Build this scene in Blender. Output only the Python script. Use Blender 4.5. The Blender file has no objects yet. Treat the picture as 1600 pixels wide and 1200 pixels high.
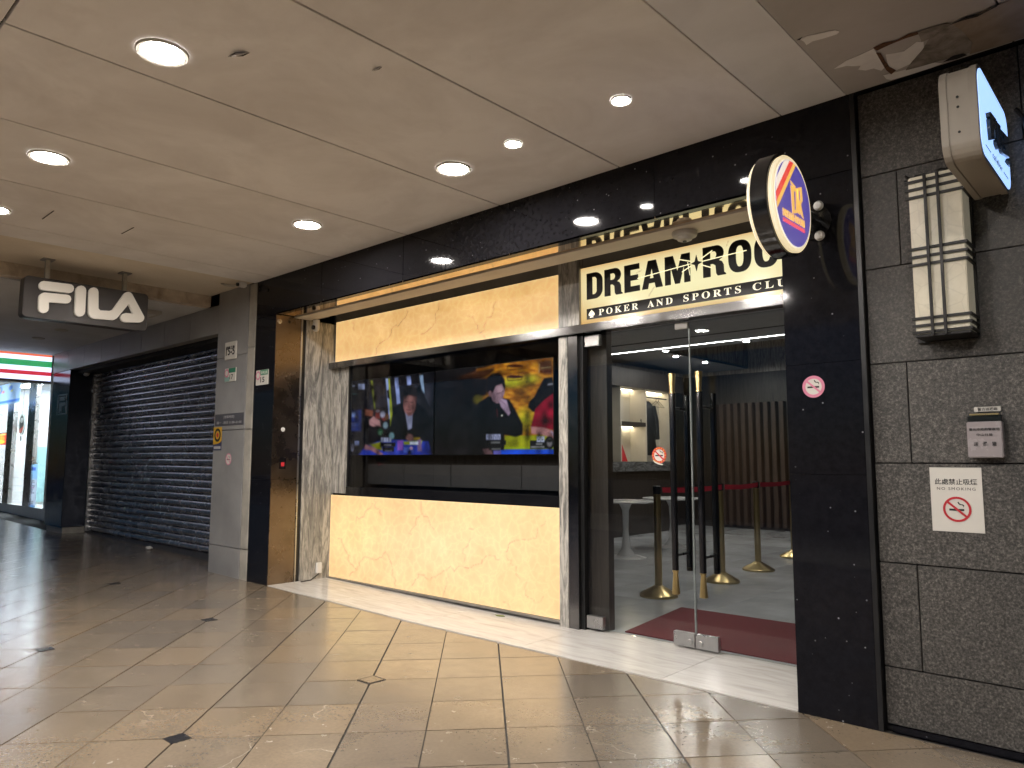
import bpy, bmesh, math, random
import numpy as np
from mathutils import Vector, Matrix
random.seed(7); rng = np.random.default_rng(7)
R = math.radians
scn = bpy.context.scene
col = scn.collection

# ------------------------------------------------------------------ camera
FPX, YAW, PITCH, ROLL = 1151.45, R(42.56), R(5.869), R(0.094)
CAM = np.array([0.0, -3.783, 1.25])
def _axes():
    fw = np.array([-math.sin(YAW)*math.cos(PITCH), math.cos(YAW)*math.cos(PITCH), math.sin(PITCH)])
    r = np.array([math.cos(YAW), math.sin(YAW), 0]); u = np.cross(r, fw)
    c, s = math.cos(ROLL), math.sin(ROLL)
    return c*r+s*u, -s*r+c*u, fw
RT, UP, FW = _axes()
cam_d = bpy.data.cameras.new('camera'); cam = bpy.data.objects.new('camera', cam_d); col.objects.link(cam)
cam_d.sensor_width = 36; cam_d.lens = FPX/1600*36; cam_d.clip_start = .05; cam_d.clip_end = 500
cam.matrix_world = Matrix(((RT[0], UP[0], -FW[0], CAM[0]), (RT[1], UP[1], -FW[1], CAM[1]), (RT[2], UP[2], -FW[2], CAM[2]), (0, 0, 0, 1)))
scn.camera = cam
# ------------------------------------------------------------------ world (night) and exposure
w = bpy.data.worlds.new('World'); scn.world = w; w.use_nodes = True
nt = w.node_tree; sky = nt.nodes.new('ShaderNodeTexSky'); sky.sky_type = 'NISHITA'; sky.sun_disc = False
sky.sun_elevation = R(2); sky.sun_rotation = R(0); sky.dust_density = 0.; sky.ozone_density = 6.
bg = nt.nodes['Background']; nt.links.new(sky.outputs[0], bg.inputs[0]); bg.inputs[1].default_value = 0.12
scn.view_settings.view_transform = 'Standard'; scn.view_settings.look = 'None'
scn.view_settings.exposure = 0.0; scn.view_settings.gamma = 1.0; scn.view_settings.use_curve_mapping = False
scn.cycles.use_denoising = True; scn.cycles.sample_clamp_indirect = 4.0
scn.cycles.max_bounces = 6; scn.cycles.diffuse_bounces = 4; scn.cycles.glossy_bounces = 4; scn.cycles.adaptive_threshold = .03; scn.cycles.transparent_max_bounces = 12
scn.cycles.caustics_reflective = False; scn.cycles.caustics_refractive = False

# ------------------------------------------------------------------ helpers: photo survey -> points on real planes
def ray(px, py): return RT*(px-800)/FPX - UP*(py-600)/FPX + FW
def plane(px, py, ax, v):
    d = ray(px, py); return CAM + d*((v-CAM[ax])/d[ax])
def WX(px, py, y=0.): p = plane(px, py, 1, y); return p[0], p[2]
def FX(px, py, z=0.): p = plane(px, py, 2, z); return p[0], p[1]
def SX(px, py, x): p = plane(px, py, 0, x); return p[1], p[2]
def project(P):
    v = P-CAM; zz = v@FW; return 800+FPX*(v@RT)/zz, 600-FPX*(v@UP)/zz

# ------------------------------------------------------------------ helpers: materials
def nmat(name):
    m = bpy.data.materials.new(name); m.use_nodes = True
    n = m.node_tree.nodes; return m, n, m.node_tree.links, n['Principled BSDF']
def lin(r, g, b):
    f = lambda c: (c/255/12.92) if c/255 <= .04045 else ((c/255+.055)/1.055)**2.4
    return (f(r), f(g), f(b), 1)
def coords(n, l, scale=(1, 1, 1), rnd=True, kind='Object'):
    tc = n.new('ShaderNodeTexCoord'); mp = n.new('ShaderNodeMapping'); mp.inputs['Scale'].default_value = scale
    l.new(tc.outputs[kind], mp.inputs['Vector'])
    if rnd:
        oi = n.new('ShaderNodeObjectInfo'); mul = n.new('ShaderNodeVectorMath'); mul.operation = 'SCALE'
        cmb = n.new('ShaderNodeCombineXYZ'); cmb.inputs[0].default_value = 37; cmb.inputs[1].default_value = 71; cmb.inputs[2].default_value = 13
        l.new(cmb.outputs[0], mul.inputs[0]); l.new(oi.outputs['Random'], mul.inputs['Scale']); l.new(mul.outputs[0], mp.inputs['Location'])
    return mp.outputs[0]
def noise(n, l, vec, scale, detail=4, rough=.55, dist=0):
    t = n.new('ShaderNodeTexNoise'); t.inputs['Scale'].default_value = scale; t.inputs['Detail'].default_value = min(detail, 5)
    t.inputs['Roughness'].default_value = rough; t.inputs['Distortion'].default_value = dist
    l.new(vec, t.inputs['Vector']); return t.outputs['Fac']
def ramp(n, l, fac, stops):
    r = n.new('ShaderNodeValToRGB'); e = r.color_ramp.elements
    while len(e) < len(stops): e.new(.5)
    for k, (p, c) in enumerate(stops):
        e[k].position = p; e[k].color = c if len(c) == 4 else (*c, 1)
    l.new(fac, r.inputs[0]); return r.outputs[0]
def mrange(n, l, fac, a, b, c, d):
    m = n.new('ShaderNodeMapRange'); m.inputs[1].default_value = a; m.inputs[2].default_value = b
    m.inputs[3].default_value = c; m.inputs[4].default_value = d; l.new(fac, m.inputs[0]); return m.outputs[0]
def mix(n, l, fac, a, b, mode='MIX'):
    m = n.new('ShaderNodeMix'); m.data_type = 'RGBA'; m.blend_type = mode
    for s, v in ((0, fac), (6, a), (7, b)):
        if isinstance(v, (int, float)): m.inputs[s].default_value = v
        elif isinstance(v, tuple): m.inputs[s].default_value = v if len(v) == 4 else (*v, 1)
        else: l.new(v, m.inputs[s])
    return m.outputs[2]
def bump(n, l, b, h, strength=.2, dist=.01):
    bp = n.new('ShaderNodeBump'); bp.inputs['Strength'].default_value = strength; bp.inputs['Distance'].default_value = dist
    l.new(h, bp.inputs['Height']); l.new(bp.outputs[0], b.inputs['Normal'])
def simple(name, c, rough=.5, metal=0., var=.12, scale=6., bstr=0., bscale=80., spec=.5, rvar=.08, coat=0.):
    """plain coated or painted surface with soft unevenness of tone and gloss"""
    m, n, l, b = nmat(name); v = coords(n, l)
    f = noise(n, l, v, scale, 5, .6)
    d = tuple(x*(1-var) for x in c[:3]); u = tuple(min(1, x*(1+var)) for x in c[:3])
    l.new(ramp(n, l, f, [(.3, d), (.7, u)]), b.inputs['Base Color'])
    l.new(mrange(n, l, f, .3, .7, max(.02, rough-rvar), min(1, rough+rvar)), b.inputs['Roughness'])
    b.inputs['Metallic'].default_value = metal; b.inputs['Specular IOR Level'].default_value = spec; b.inputs['Coat Weight'].default_value = coat
    if bstr: bump(n, l, b, noise(n, l, v, bscale, 3), bstr, .004)
    return m
def emit(name, c, s=1., base=None):
    m, n, l, b = nmat(name); b.inputs['Base Color'].default_value = base or (.6, .6, .6, 1); b.inputs['Roughness'].default_value = .35
    b.inputs['Emission Color'].default_value = c if len(c) == 4 else (*c, 1); b.inputs['Emission Strength'].default_value = s
    return m
def painted(name, s=1., rough=.3, lit=True, mottled=False):
    """colours stored on the surface itself (screen picture, backlit stone, print)"""
    m, n, l, b = nmat(name); a = n.new('ShaderNodeVertexColor'); a.layer_name = 'paint'
    c = a.outputs[0]
    if mottled:
        v = coords(n, l, rnd=False); vo = n.new('ShaderNodeTexVoronoi'); vo.feature = 'DISTANCE_TO_EDGE'; vo.inputs['Scale'].default_value = 9
        nz = n.new('ShaderNodeTexNoise'); nz.inputs['Scale'].default_value = 5; nz.inputs['Detail'].default_value = 4; l.new(v, nz.inputs['Vector'])
        va = n.new('ShaderNodeVectorMath'); va.operation = 'MULTIPLY_ADD'; va.inputs[1].default_value = (.28, .28, .28)
        l.new(nz.outputs['Color'], va.inputs[0]); l.new(v, va.inputs[2]); l.new(va.outputs[0], vo.inputs['Vector'])
        cell = ramp(n, l, vo.outputs[0], [(0, (1.0, 1.0, 1.0)), (.06, (.93, .92, .9)), (.3, (.87, .85, .8))])
        cloud = ramp(n, l, noise(n, l, v, 3.2, 6, .65), [(.3, (.82, .78, .7)), (.65, (1, 1, 1))])
        c = mix(n, l, 1., c, mix(n, l, 1., cell, cloud, 'MULTIPLY'), 'MULTIPLY')
    b.inputs['Roughness'].default_value = rough
    if lit:
        b.inputs['Base Color'].default_value = (.012, .012, .012, 1) if not mottled else (.3, .25, .18, 1)
        l.new(c, b.inputs['Emission Color']); b.inputs['Emission Strength'].default_value = s
    else: l.new(c, b.inputs['Base Color'])
    return m
def glass(name, tint=(.93, .95, .94), ior=1.5, boost=1.):
    m = bpy.data.materials.new(name); m.use_nodes = True; n = m.node_tree.nodes; l = m.node_tree.links
    n.remove(n['Principled BSDF']); o = n['Material Output']
    t = n.new('ShaderNodeBsdfTransparent'); t.inputs[0].default_value = (*tint, 1)
    g = n.new('ShaderNodeBsdfGlossy'); g.inputs['Roughness'].default_value = .015
    lw = n.new('ShaderNodeLayerWeight'); f = n.new('ShaderNodeMath'); f.operation = 'POWER'; f.inputs[1].default_value = 5; l.new(lw.outputs['Facing'], f.inputs[0])
    mx = n.new('ShaderNodeMixShader'); mu = n.new('ShaderNodeMath'); mu.operation = 'MULTIPLY_ADD'; mu.inputs[1].default_value = .96; mu.inputs[2].default_value = .03*boost; mu.use_clamp = True
    l.new(f.outputs[0], mu.inputs[0]); l.new(mu.outputs[0], mx.inputs[0]); l.new(t.outputs[0], mx.inputs[1]); l.new(g.outputs[0], mx.inputs[2]); l.new(mx.outputs[0], o.inputs[0])
    return m

MT = {}
def paving():
    m, n, l, b = nmat('paving_stone'); v = coords(n, l); oi = n.new('ShaderNodeObjectInfo')
    cloud = noise(n, l, v, 2.2, 6, .6, .6); grain = noise(n, l, v, 60, 3, .6)
    base = ramp(n, l, cloud, [(.25, (.155, .128, .096)), (.5, (.198, .163, .120)), (.78, (.24, .196, .142))])
    base = mix(n, l, mrange(n, l, grain, .3, .7, .0, .35), base, (.11, .095, .075))
    tint = ramp(n, l, oi.outputs['Random'], [(0, (.80, .81, .83)), (.22, (1.0, .98, .96)), (.4, (.88, .88, .89)), (.6, (1.08, 1.04, .98)), (.8, (1.12, 1.04, .93)), (1, (.93, .94, .96))])
    base = mix(n, l, 1., base, tint, 'MULTIPLY')
    # rust coloured patches in the stone
    rp = ramp(n, l, noise(n, l, v, 1.4, 5, .6, 1.2), [(.66, (0, 0, 0)), (.76, (.4, .4, .4))])
    base = mix(n, l, rp, base, (.26, .15, .07))
    # pale calcite veins
    vo = n.new('ShaderNodeTexVoronoi'); vo.feature = 'DISTANCE_TO_EDGE'; vo.inputs['Scale'].default_value = 1.5
    nz = n.new('ShaderNodeTexNoise'); nz.inputs['Scale'].default_value = 3; nz.inputs['Detail'].default_value = 5; l.new(v, nz.inputs['Vector'])
    va = n.new('ShaderNodeVectorMath'); va.operation = 'MULTIPLY_ADD'; va.inputs[1].default_value = (.5, .5, .5); l.new(nz.outputs['Color'], va.inputs[0]); l.new(v, va.inputs[2]); l.new(va.outputs[0], vo.inputs['Vector'])
    line = ramp(n, l, vo.outputs[0], [(0, (1, 1, 1)), (.005, (0, 0, 0))])
    msk = ramp(n, l, noise(n, l, v, 1.7, 2), [(.6, (0, 0, 0)), (.68, (.7, .7, .7))])
    base = mix(n, l, mix(n, l, 1., line, msk, 'MULTIPLY'), base, (.5, .45, .37))
    l.new(base, b.inputs['Base Color'])
    # cleft relief, stronger on some tiles
    st = n.new('ShaderNodeMapping'); st.inputs['Scale'].default_value = (3, 9, 3); l.new(v, st.inputs['Vector'])
    cl = noise(n, l, st.outputs[0], 3.5, 6, .6, .8); pit = noise(n, l, v, 75, 2, .5)
    amt = ramp(n, l, oi.outputs['Random'], [(0, (.25,)*3), (.55, (.4,)*3), (.7, (1,)*3), (1, (.5,)*3)])
    h = mix(n, l, .22, cl, pit); h = mix(n, l, 1., h, amt, 'MULTIPLY')
    bump(n, l, b, h, .06, .005)
    l.new(mrange(n, l, noise(n, l, v, 9, 5, .65), .3, .75, .16, .30), b.inputs['Roughness']); b.inputs['Specular IOR Level'].default_value = .8; b.inputs['Coat Weight'].default_value = .6; b.inputs['Coat Roughness'].default_value = .22; b.inputs['Coat IOR'].default_value = 1.6
    return m
MT['paving'] = paving()
MT['grout'] = simple('paving_joint_mortar', (.035, .032, .028), .9)
MT['dark_inlay'] = simple('black_stone_inlay', (.018, .018, .02), .25, bstr=.1)
def threshold():
    m, n, l, b = nmat('pale_threshold_marble'); v = coords(n, l, (1, 6, 1))
    f = noise(n, l, v, 2.2, 7, .62, 1.0)
    l.new(ramp(n, l, f, [(.25, (.42, .40, .36)), (.5, (.55, .53, .49)), (.75, (.63, .61, .57))]), b.inputs['Base Color'])
    l.new(mrange(n, l, noise(n, l, v, 8, 4), .3, .7, .12, .24), b.inputs['Roughness']); return m
MT['threshold'] = threshold()
def travertine(name, cols, axis=(9, 9, .9), gloss=.2, sc=1.4):
    m, n, l, b = nmat(name); v = coords(n, l, axis)
    f = noise(n, l, v, sc, 9, .68, 2.0); g = noise(n, l, v, sc*4.5, 6, .65, 1.2)
    c = ramp(n, l, f, [(.27, cols[0]), (.43, cols[1]), (.56, cols[2]), (.74, cols[3])])
    c = mix(n, l, mrange(n, l, g, .46, .64, 0, .65), c, cols[0])
    l.new(c, b.inputs['Base Color']); b.inputs['Roughness'].default_value = gloss
    bump(n, l, b, g, .08, .003); return m
MT['marble'] = travertine('grey_veined_marble', [(.10, .098, .092), (.27, .262, .24), (.52, .49, .43), (.33, .325, .31)], (5.5, 5.5, .75), .2, 1.6)
MT['marble_dark'] = travertine('brown_veined_marble', [(.12, .10, .085), (.24, .21, .175), (.4, .35, .29), (.3, .265, .23)])
MT['counter'] = travertine('grey_counter_stone', [(.05, .05, .05), (.11, .11, .11), (.2, .2, .2), (.13, .13, .13)], (2, 2, 6))
MT['wood_dark'] = travertine('dark_wood_grain', [(.024, .018, .014), (.042, .033, .026), (.062, .049, .039), (.052, .041, .033)], (14, 14, .7), .45)
MT['wood_slat'] = travertine('brown_slat_wood', [(.045, .027, .02), (.075, .047, .035), (.105, .068, .05), (.08, .052, .038)], (14, 14, .6), .5)
def granite(name, base, speck, dens, rough, coat=0., scale=120, tile=0):
    m, n, l, b = nmat(name); v = coords(n, l)
    f = noise(n, l, v, scale*.5, 3, .7); c = ramp(n, l, f, [(.3, tuple(x*.7 for x in base)), (.7, tuple(x*1.3 for x in base))])
    vo = n.new('ShaderNodeTexVoronoi'); vo.inputs['Scale'].default_value = scale; l.new(v, vo.inputs['Vector'])
    sep = n.new('ShaderNodeSeparateColor'); l.new(vo.outputs['Color'], sep.inputs[0])
    pick = ramp(n, l, sep.outputs[0], [(1-dens, (0, 0, 0)), (1-dens*.5, (1, 1, 1))])
    near = ramp(n, l, vo.outputs['Distance'], [(.12, (1, 1, 1)), (.32, (0, 0, 0))])
    c = mix(n, l, mix(n, l, 1., pick, near, 'MULTIPLY'), c, speck)
    l.new(c, b.inputs['Base Color'])
    b.inputs['Specular IOR Level'].default_value = .22
    smear = noise(n, l, v, 2.5, 6, .6)
    l.new(mrange(n, l, smear, .3, .75, rough*.7, rough*1.5), b.inputs['Roughness'])
    if rough > .4: bump(n, l, b, mix(n, l, .5, f, noise(n, l, v, scale*1.4, 2)), .5, .004)
    return m
MT['black_granite'] = granite('polished_black_granite', (.0085, .0085, .0105), (.3, .3, .32), .02, .05, scale=60)
def stone():
    m, n, l, b = nmat('flamed_grey_granite'); v = coords(n, l)
    f = noise(n, l, v, 88, 4, .75); g = noise(n, l, v, 180, 2, .6); d = noise(n, l, v, 1.1, 5, .6)
    c = ramp(n, l, f, [(.35, (.02, .02, .0195)), (.47, (.062, .061, .058)), (.56, (.108, .106, .10)), (.67, (.22, .215, .205))])
    c = mix(n, l, mrange(n, l, g, .5, .72, 0, .55), c, (.025, .023, .02))
    c = mix(n, l, 1., c, ramp(n, l, d, [(.3, (.72, .7, .66)), (.7, (1.08, 1.02, .94))]), 'MULTIPLY')
    l.new(c, b.inputs['Base Color']); l.new(mrange(n, l, f, .35, .65, .42, .66), b.inputs['Roughness'])
    bump(n, l, b, mix(n, l, .4, f, g), .55, .004); return m
MT['stone'] = stone()
def plaster(name, base, dark, rough=.75, sc=1.3, joint=False):
    m, n, l, b = nmat(name); v = coords(n, l, rnd=True)
    f = noise(n, l, v, sc, 7, .62, .5); s = noise(n, l, v, sc*3.3, 5, .6, .3)
    c = ramp(n, l, f, [(.3, dark), (.62, base)])
    c = mix(n, l, mrange(n, l, s, .58, .72, 0, .35), c, dark)
    l.new(c, b.inputs['Base Color']); b.inputs['Roughness'].default_value = rough
    bump(n, l, b, noise(n, l, v, 6, 4), .06, .02); return m
MT['ceiling'] = plaster('dirty_beige_ceiling_paint', (.88, .86, .85), (.72, .69, .67))
MT['ceiling_cool'] = plaster('dirty_grey_ceiling_paint', (.84, .84, .88), (.72, .72, .75))
MT['ceiling_worn'] = plaster('worn_grey_beige_paint', (.52, .50, .49), (.42, .40, .385))
MT['ceiling_low'] = plaster('grey_ceiling_paint', (.7, .71, .73), (.58, .59, .6))
MT['cream'] = plaster('cream_paint', (.78, .7, .58), (.66, .58, .46))
MT['peeled'] = plaster('bare_white_undercoat', (.9, .9, .9), (.8, .8, .8), .85, 9)
MT['mould'] = plaster('mouldy_plaster', (.34, .31, .28), (.10, .085, .07), .9, 9)
MT['tan_paint'] = plaster('water_stained_tan_paint', (.36, .30, .24), (.24, .19, .145), .7, 6)
MT['rust'] = plaster('rusty_steel', (.16, .075, .035), (.05, .025, .015), .9, 40)
MT['dark_gap'] = simple('unlit_void', (.015, .014, .013), .9)
MT['grey_tile'] = simple('dull_grey_cladding', (.26, .258, .25), .42, var=.18, scale=2.2, bstr=.05)
MT['grey_trim'] = simple('worn_beige_trim', (.36, .34, .29), .5, var=.22, scale=5)
MT['bronze'] = simple('brushed_bronze_steel', (.19, .15, .115), .28, 1., .15, 5, rvar=.05)
MT['mirror_bronze'] = simple('polished_bronze_steel', (.78, .62, .44), .05, 1., .05, 5, rvar=.03)
MT['steel'] = simple('brushed_steel', (.55, .54, .52), .3, 1., .08, 8)
MT['dark_steel'] = simple('polished_dark_steel', (.22, .215, .21), .16, 1., .08, 6, rvar=.05)
MT['plinth_steel'] = simple('dull_steel_kickplate', (.3, .285, .265), .4, .7)
MT['black'] = simple('black_paint', (.012, .012, .012), .35)
MT['black_gloss'] = simple('black_gloss_lacquer', (.008, .008, .009), .14, coat=.3)
MT['white'] = simple('white_plastic', (.72, .71, .68), .4, var=.05)
MT['offwhite'] = simple('aged_cream_plastic', (.5, .47, .41), .5)
MT['brass'] = simple('brushed_brass', (.5, .385, .18), .3, 1., .03, 3, rvar=.02)
MT['red_belt'] = simple('red_webbing', (.38, .008, .025), .7, bstr=.2)
MT['carpet'] = simple('dark_red_carpet', (.135, .012, .014), .95, var=.25, scale=140, bstr=.6, bscale=300)
MT['int_floor'] = simple('grey_stone_floor_tile', (.46, .47, .48), .18, var=.16, scale=1.6)
MT['int_wall'] = simple('dark_interior_wall', (.06, .055, .05), .6)
MT['int_ceiling'] = simple('grey_interior_ceiling', (.3, .3, .31), .7)
MT['niche'] = simple('pale_laminate', (.55, .5, .42), .5, var=.06)
MT['jacket'] = simple('black_padded_fabric', (.012, .012, .014), .6, bstr=.5, bscale=25)
MT['table'] = simple('white_lacquer', (.62, .62, .62), .25, var=.04)
MT['led'] = emit('led_strip_light', (1, .97, .92), 14)
MT['niche_led'] = emit('warm_niche_light', (1, .85, .6), 34)
MT['shutter'] = simple('dark_shutter_enamel', (.33, .335, .36), .24, .8, .25, 5, bstr=.05, bscale=18, rvar=.1)
MT['red_print'] = simple('red_print', (.5, .02, .03), .5)
MT['pink_print'] = simple('faded_pink_print', (.62, .2, .3), .5)
MT['paper'] = simple('white_paper', (.62, .6, .54), .6, var=.05, scale=3)
MT['green_print'] = simple('green_enamel', (.02, .2, .1), .35)
MT['yellow_print'] = simple('yellow_print', (.62, .36, .02), .45)
MT['blue_print'] = simple('dull_blue_print', (.05, .055, .11), .5)
MT['ink'] = simple('black_ink', (.012, .012, .012), .6)
MT['grey_ink'] = simple('pale_grey_ink', (.42, .42, .42), .6)
MT['sign_dark'] = simple('brown_black_sign_panel', (.045, .04, .037), .4, .2)
MT['sign_letter'] = emit('cream_letter_faint_glow', (1, .93, .8), .10, (.72, .68, .6, 1))  # unlit letters, given a faint glow of their own
MT['case'] = simple('aged_sign_case_paint', (.33, .295, .245), .4, var=.12, scale=4)
MT['lantern_bar'] = simple('black_wrought_bar', (.016, .015, .014), .45, .4)
def lantern():
    m, n, l, b = nmat('alabaster_lamp_shade'); v = coords(n, l)
    vo = n.new('ShaderNodeTexVoronoi'); vo.feature = 'DISTANCE_TO_EDGE'; vo.inputs['Scale'].default_value = 14; l.new(v, vo.inputs['Vector'])
    f = noise(n, l, v, 7, 6, .65)
    c = ramp(n, l, f, [(.3, (.47, .42, .30)), (.7, (.60, .55, .42))])
    c = mix(n, l, ramp(n, l, vo.outputs[0], [(0, (.25,)*3), (.05, (0,)*3)]), c, (.3, .27, .18))
    l.new(c, b.inputs['Base Color']); b.inputs['Roughness'].default_value = .35
    l.new(c, b.inputs['Emission Color']); b.inputs['Emission Strength'].default_value = .22; return m
MT['lantern'] = lantern()
MT['glass'] = glass('clear_door_glass', (.88, .9, .9), 1.5, 1.15)
MT['glass_edge'] = simple('ground_glass_edge', (.3, .33, .32), .3)
MT['glass_dark'] = glass('tinted_window_glass', (.8, .82, .84), 1.5, 1.2)
MT['glass_store'] = glass('shop_glass', (.95, .97, .97))
def quiet(*ks):
    for k in ks: MT[k].cycles.emission_sampling = 'NONE'
MT['lamp_big'] = emit('lit_downlight_diffuser', (1, .93, .88), 600)
MT['lamp_small'] = emit('lit_spot_diffuser', (1, .95, .9), 450)
MT['road'] = simple('asphalt', (.05, .05, .05), .8, bstr=.4)
MT['leaf'] = simple('dry_leaf', (.12, .14, .04), .7)

# ------------------------------------------------------------------ helpers: objects
WL = {}
def _fin(o, parent, origin):
    WL[o.name] = Vector(origin); col.objects.link(o)
    if parent is not None: o.parent = parent; o.location = Vector(origin)-WL[parent.name]
    else: o.location = origin
    return o
def thing(name, label, cat, loc=(0, 0, 0), group=None):
    o = bpy.data.objects.new(name, None); o.empty_display_size = .1; _fin(o, None, loc); return tag(o, label, cat, group)
def tag(o, label, cat, group=None):
    o['label'] = label; o['category'] = cat
    if group: o['group'] = group
    return o
def struct(o, kind='structure'): o['kind'] = kind; return o
class MB:
    def __init__(s): s.bm = bmesh.new()
    def poly(s, pts):
        try: return s.bm.faces.new([s.bm.verts.new(p) for p in pts])
        except ValueError: return None
    def box(s, a, b):
        x0, y0, z0 = [min(p, q) for p, q in zip(a, b)]; x1, y1, z1 = [max(p, q) for p, q in zip(a, b)]
        v = [s.bm.verts.new(p) for p in ((x0, y0, z0), (x1, y0, z0), (x1, y1, z0), (x0, y1, z0), (x0, y0, z1), (x1, y0, z1), (x1, y1, z1), (x0, y1, z1))]
        for f in ((0, 3, 2, 1), (4, 5, 6, 7), (0, 1, 5, 4), (1, 2, 6, 5), (2, 3, 7, 6), (3, 0, 4, 7)): s.bm.faces.new([v[i] for i in f])
        return s
    def prism(s, base, vec):
        """closed outline pushed along vec"""
        vec = Vector(vec); a = [s.bm.verts.new(p) for p in base]; b = [s.bm.verts.new(Vector(p)+vec) for p in base]; n = len(a)
        s.bm.faces.new(a[::-1]); s.bm.faces.new(b)
        for i in range(n): s.bm.faces.new((a[i], a[(i+1) % n], b[(i+1) % n], b[i]))
        return s
    def lathe(s, prof, axis='z', c=(0, 0, 0), seg=32):
        rings = []
        for r, h in prof:
            ring = []
            for k in range(seg):
                a = 2*math.pi*k/seg; p = (r*math.cos(a), r*math.sin(a), h)
                if axis == 'x': p = (h, r*math.cos(a), r*math.sin(a))
                if axis == 'y': p = (r*math.cos(a), h, r*math.sin(a))
                ring.append(s.bm.verts.new(Vector(p)+Vector(c)))
            rings.append(ring)
        for a, b in zip(rings, rings[1:]):
            for k in range(seg): s.bm.faces.new((a[k], a[(k+1) % seg], b[(k+1) % seg], b[k]))
        s.bm.faces.new(rings[0][::-1]); s.bm.faces.new(rings[-1]); return s
    def tube(s, pts, r, seg=8):
        pts = [Vector(p) for p in pts]; rings = []
        for i, p in enumerate(pts):
            d = (pts[min(i+1, len(pts)-1)]-pts[max(i-1, 0)]).normalized()
            u = d.cross(Vector((0, 0, 1)) if abs(d.z) < .9 else Vector((1, 0, 0))).normalized(); v = d.cross(u)
            rings.append([s.bm.verts.new(p+(u*math.cos(2*math.pi*k/seg)+v*math.sin(2*math.pi*k/seg))*r) for k in range(seg)])
        for a, b in zip(rings, rings[1:]):
            for k in range(seg): s.bm.faces.new((a[k], a[(k+1) % seg], b[(k+1) % seg], b[k]))
        s.bm.faces.new(rings[0][::-1]); s.bm.faces.new(rings[-1]); return s
    def build(s, name, m, parent=None, bevel=0., smooth=False, origin=(0, 0, 0), seg=2):
        bmesh.ops.recalc_face_normals(s.bm, faces=s.bm.faces[:])
        if bevel: bmesh.ops.bevel(s.bm, geom=s.bm.edges[:], offset=bevel, segments=seg, affect='EDGES', clamp_overlap=True)
        if any(origin): bmesh.ops.translate(s.bm, vec=-Vector(origin), verts=s.bm.verts[:])
        me = bpy.data.meshes.new(name); s.bm.to_mesh(me); s.bm.free()
        if smooth:
            me.shade_smooth(); me.set_sharp_from_angle(angle=R(38))
        me.materials.append(MT[m] if isinstance(m, str) else m)
        return _fin(bpy.data.objects.new(name, me), parent, origin)
def box(name, m, a, b, parent=None, bevel=.003): return MB().box(a, b).build(name, m, parent, bevel)
def share(name, src, parent, origin, m=None):
    o = bpy.data.objects.new(name, src.data); return _fin(o, parent, origin)
def outline(name, loops, m, parent, to3d, thick=.0, nrm=(0, -1, 0)):
    """flat lettering or print from 2D outlines (holes by even-odd), given its own thickness"""
    cu = bpy.data.curves.new(name, 'CURVE'); cu.dimensions = '2D'; cu.fill_mode = 'BOTH'; cu.extrude = thick/2
    for lp in loops:
        sp = cu.splines.new('POLY'); sp.points.add(len(lp)-1); sp.use_cyclic_u = True
        for p, q in zip(sp.points, lp): p.co = (q[0], q[1], 0, 1)
    return curve_mesh(name, cu, m, parent, to3d)
def curve_mesh(name, cu, m, parent, to3d):
    t = bpy.data.objects.new('tmp', cu); col.objects.link(t); dg = bpy.context.evaluated_depsgraph_get()
    me = bpy.data.meshes.new_from_object(t.evaluated_get(dg)); bpy.data.objects.remove(t); me.name = name
    for v in me.vertices: v.co = to3d(v.co)
    me.materials.clear(); me.materials.append(MT[m] if isinstance(m, str) else m)
    return _fin(bpy.data.objects.new(name, me), parent, (0, 0, 0))
def front(x0, z0, y, sx=1., sz=None):      # text plane facing the arcade
    sz = sz or sx; return lambda c: Vector((x0+c.x*sx, y-c.z, z0+c.y*sz))
def side(y0, z0, x, sy=1., sz=None):       # text plane facing along the arcade
    sz = sz or sy; return lambda c: Vector((x+c.z, y0+c.y*0+c.x*sy, z0+c.y*sz))
def text(name, body, m, parent, to3d_kind, p0, plane_at, height, width=None, align='LEFT', thick=.001, bold=0., spacing=1.):
    cu = bpy.data.curves.new(name, 'FONT'); cu.body = body; cu.size = 1; cu.offset = bold; cu.extrude = thick/2; cu.space_character = spacing; cu.resolution_u = 3
    t = bpy.data.objects.new('tmp', cu); col.objects.link(t); dg = bpy.context.evaluated_depsgraph_get(); ev = t.evaluated_get(dg)
    me = bpy.data.meshes.new_from_object(ev); bpy.data.objects.remove(t); me.name = name
    co = np.array([v.co[:] for v in me.vertices]); lo, hi = co.min(0), co.max(0); sz = height/(hi[1]-lo[1]); sx = (width/(hi[0]-lo[0])) if width else sz
    off = {'LEFT': 0, 'CENTER': .5, 'RIGHT': 1}[align]*(hi[0]-lo[0])*sx
    f = (front if to3d_kind == 'front' else side)(p0[0]-off, p0[1], plane_at)
    for v in me.vertices: v.co = f(Vector(((v.co.x-lo[0])*sx, (v.co.y-lo[1])*sz, v.co.z)))
    me.materials.clear(); me.materials.append(MT[m] if isinstance(m, str) else m)
    return _fin(bpy.data.objects.new(name, me), parent, (0, 0, 0))

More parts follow.
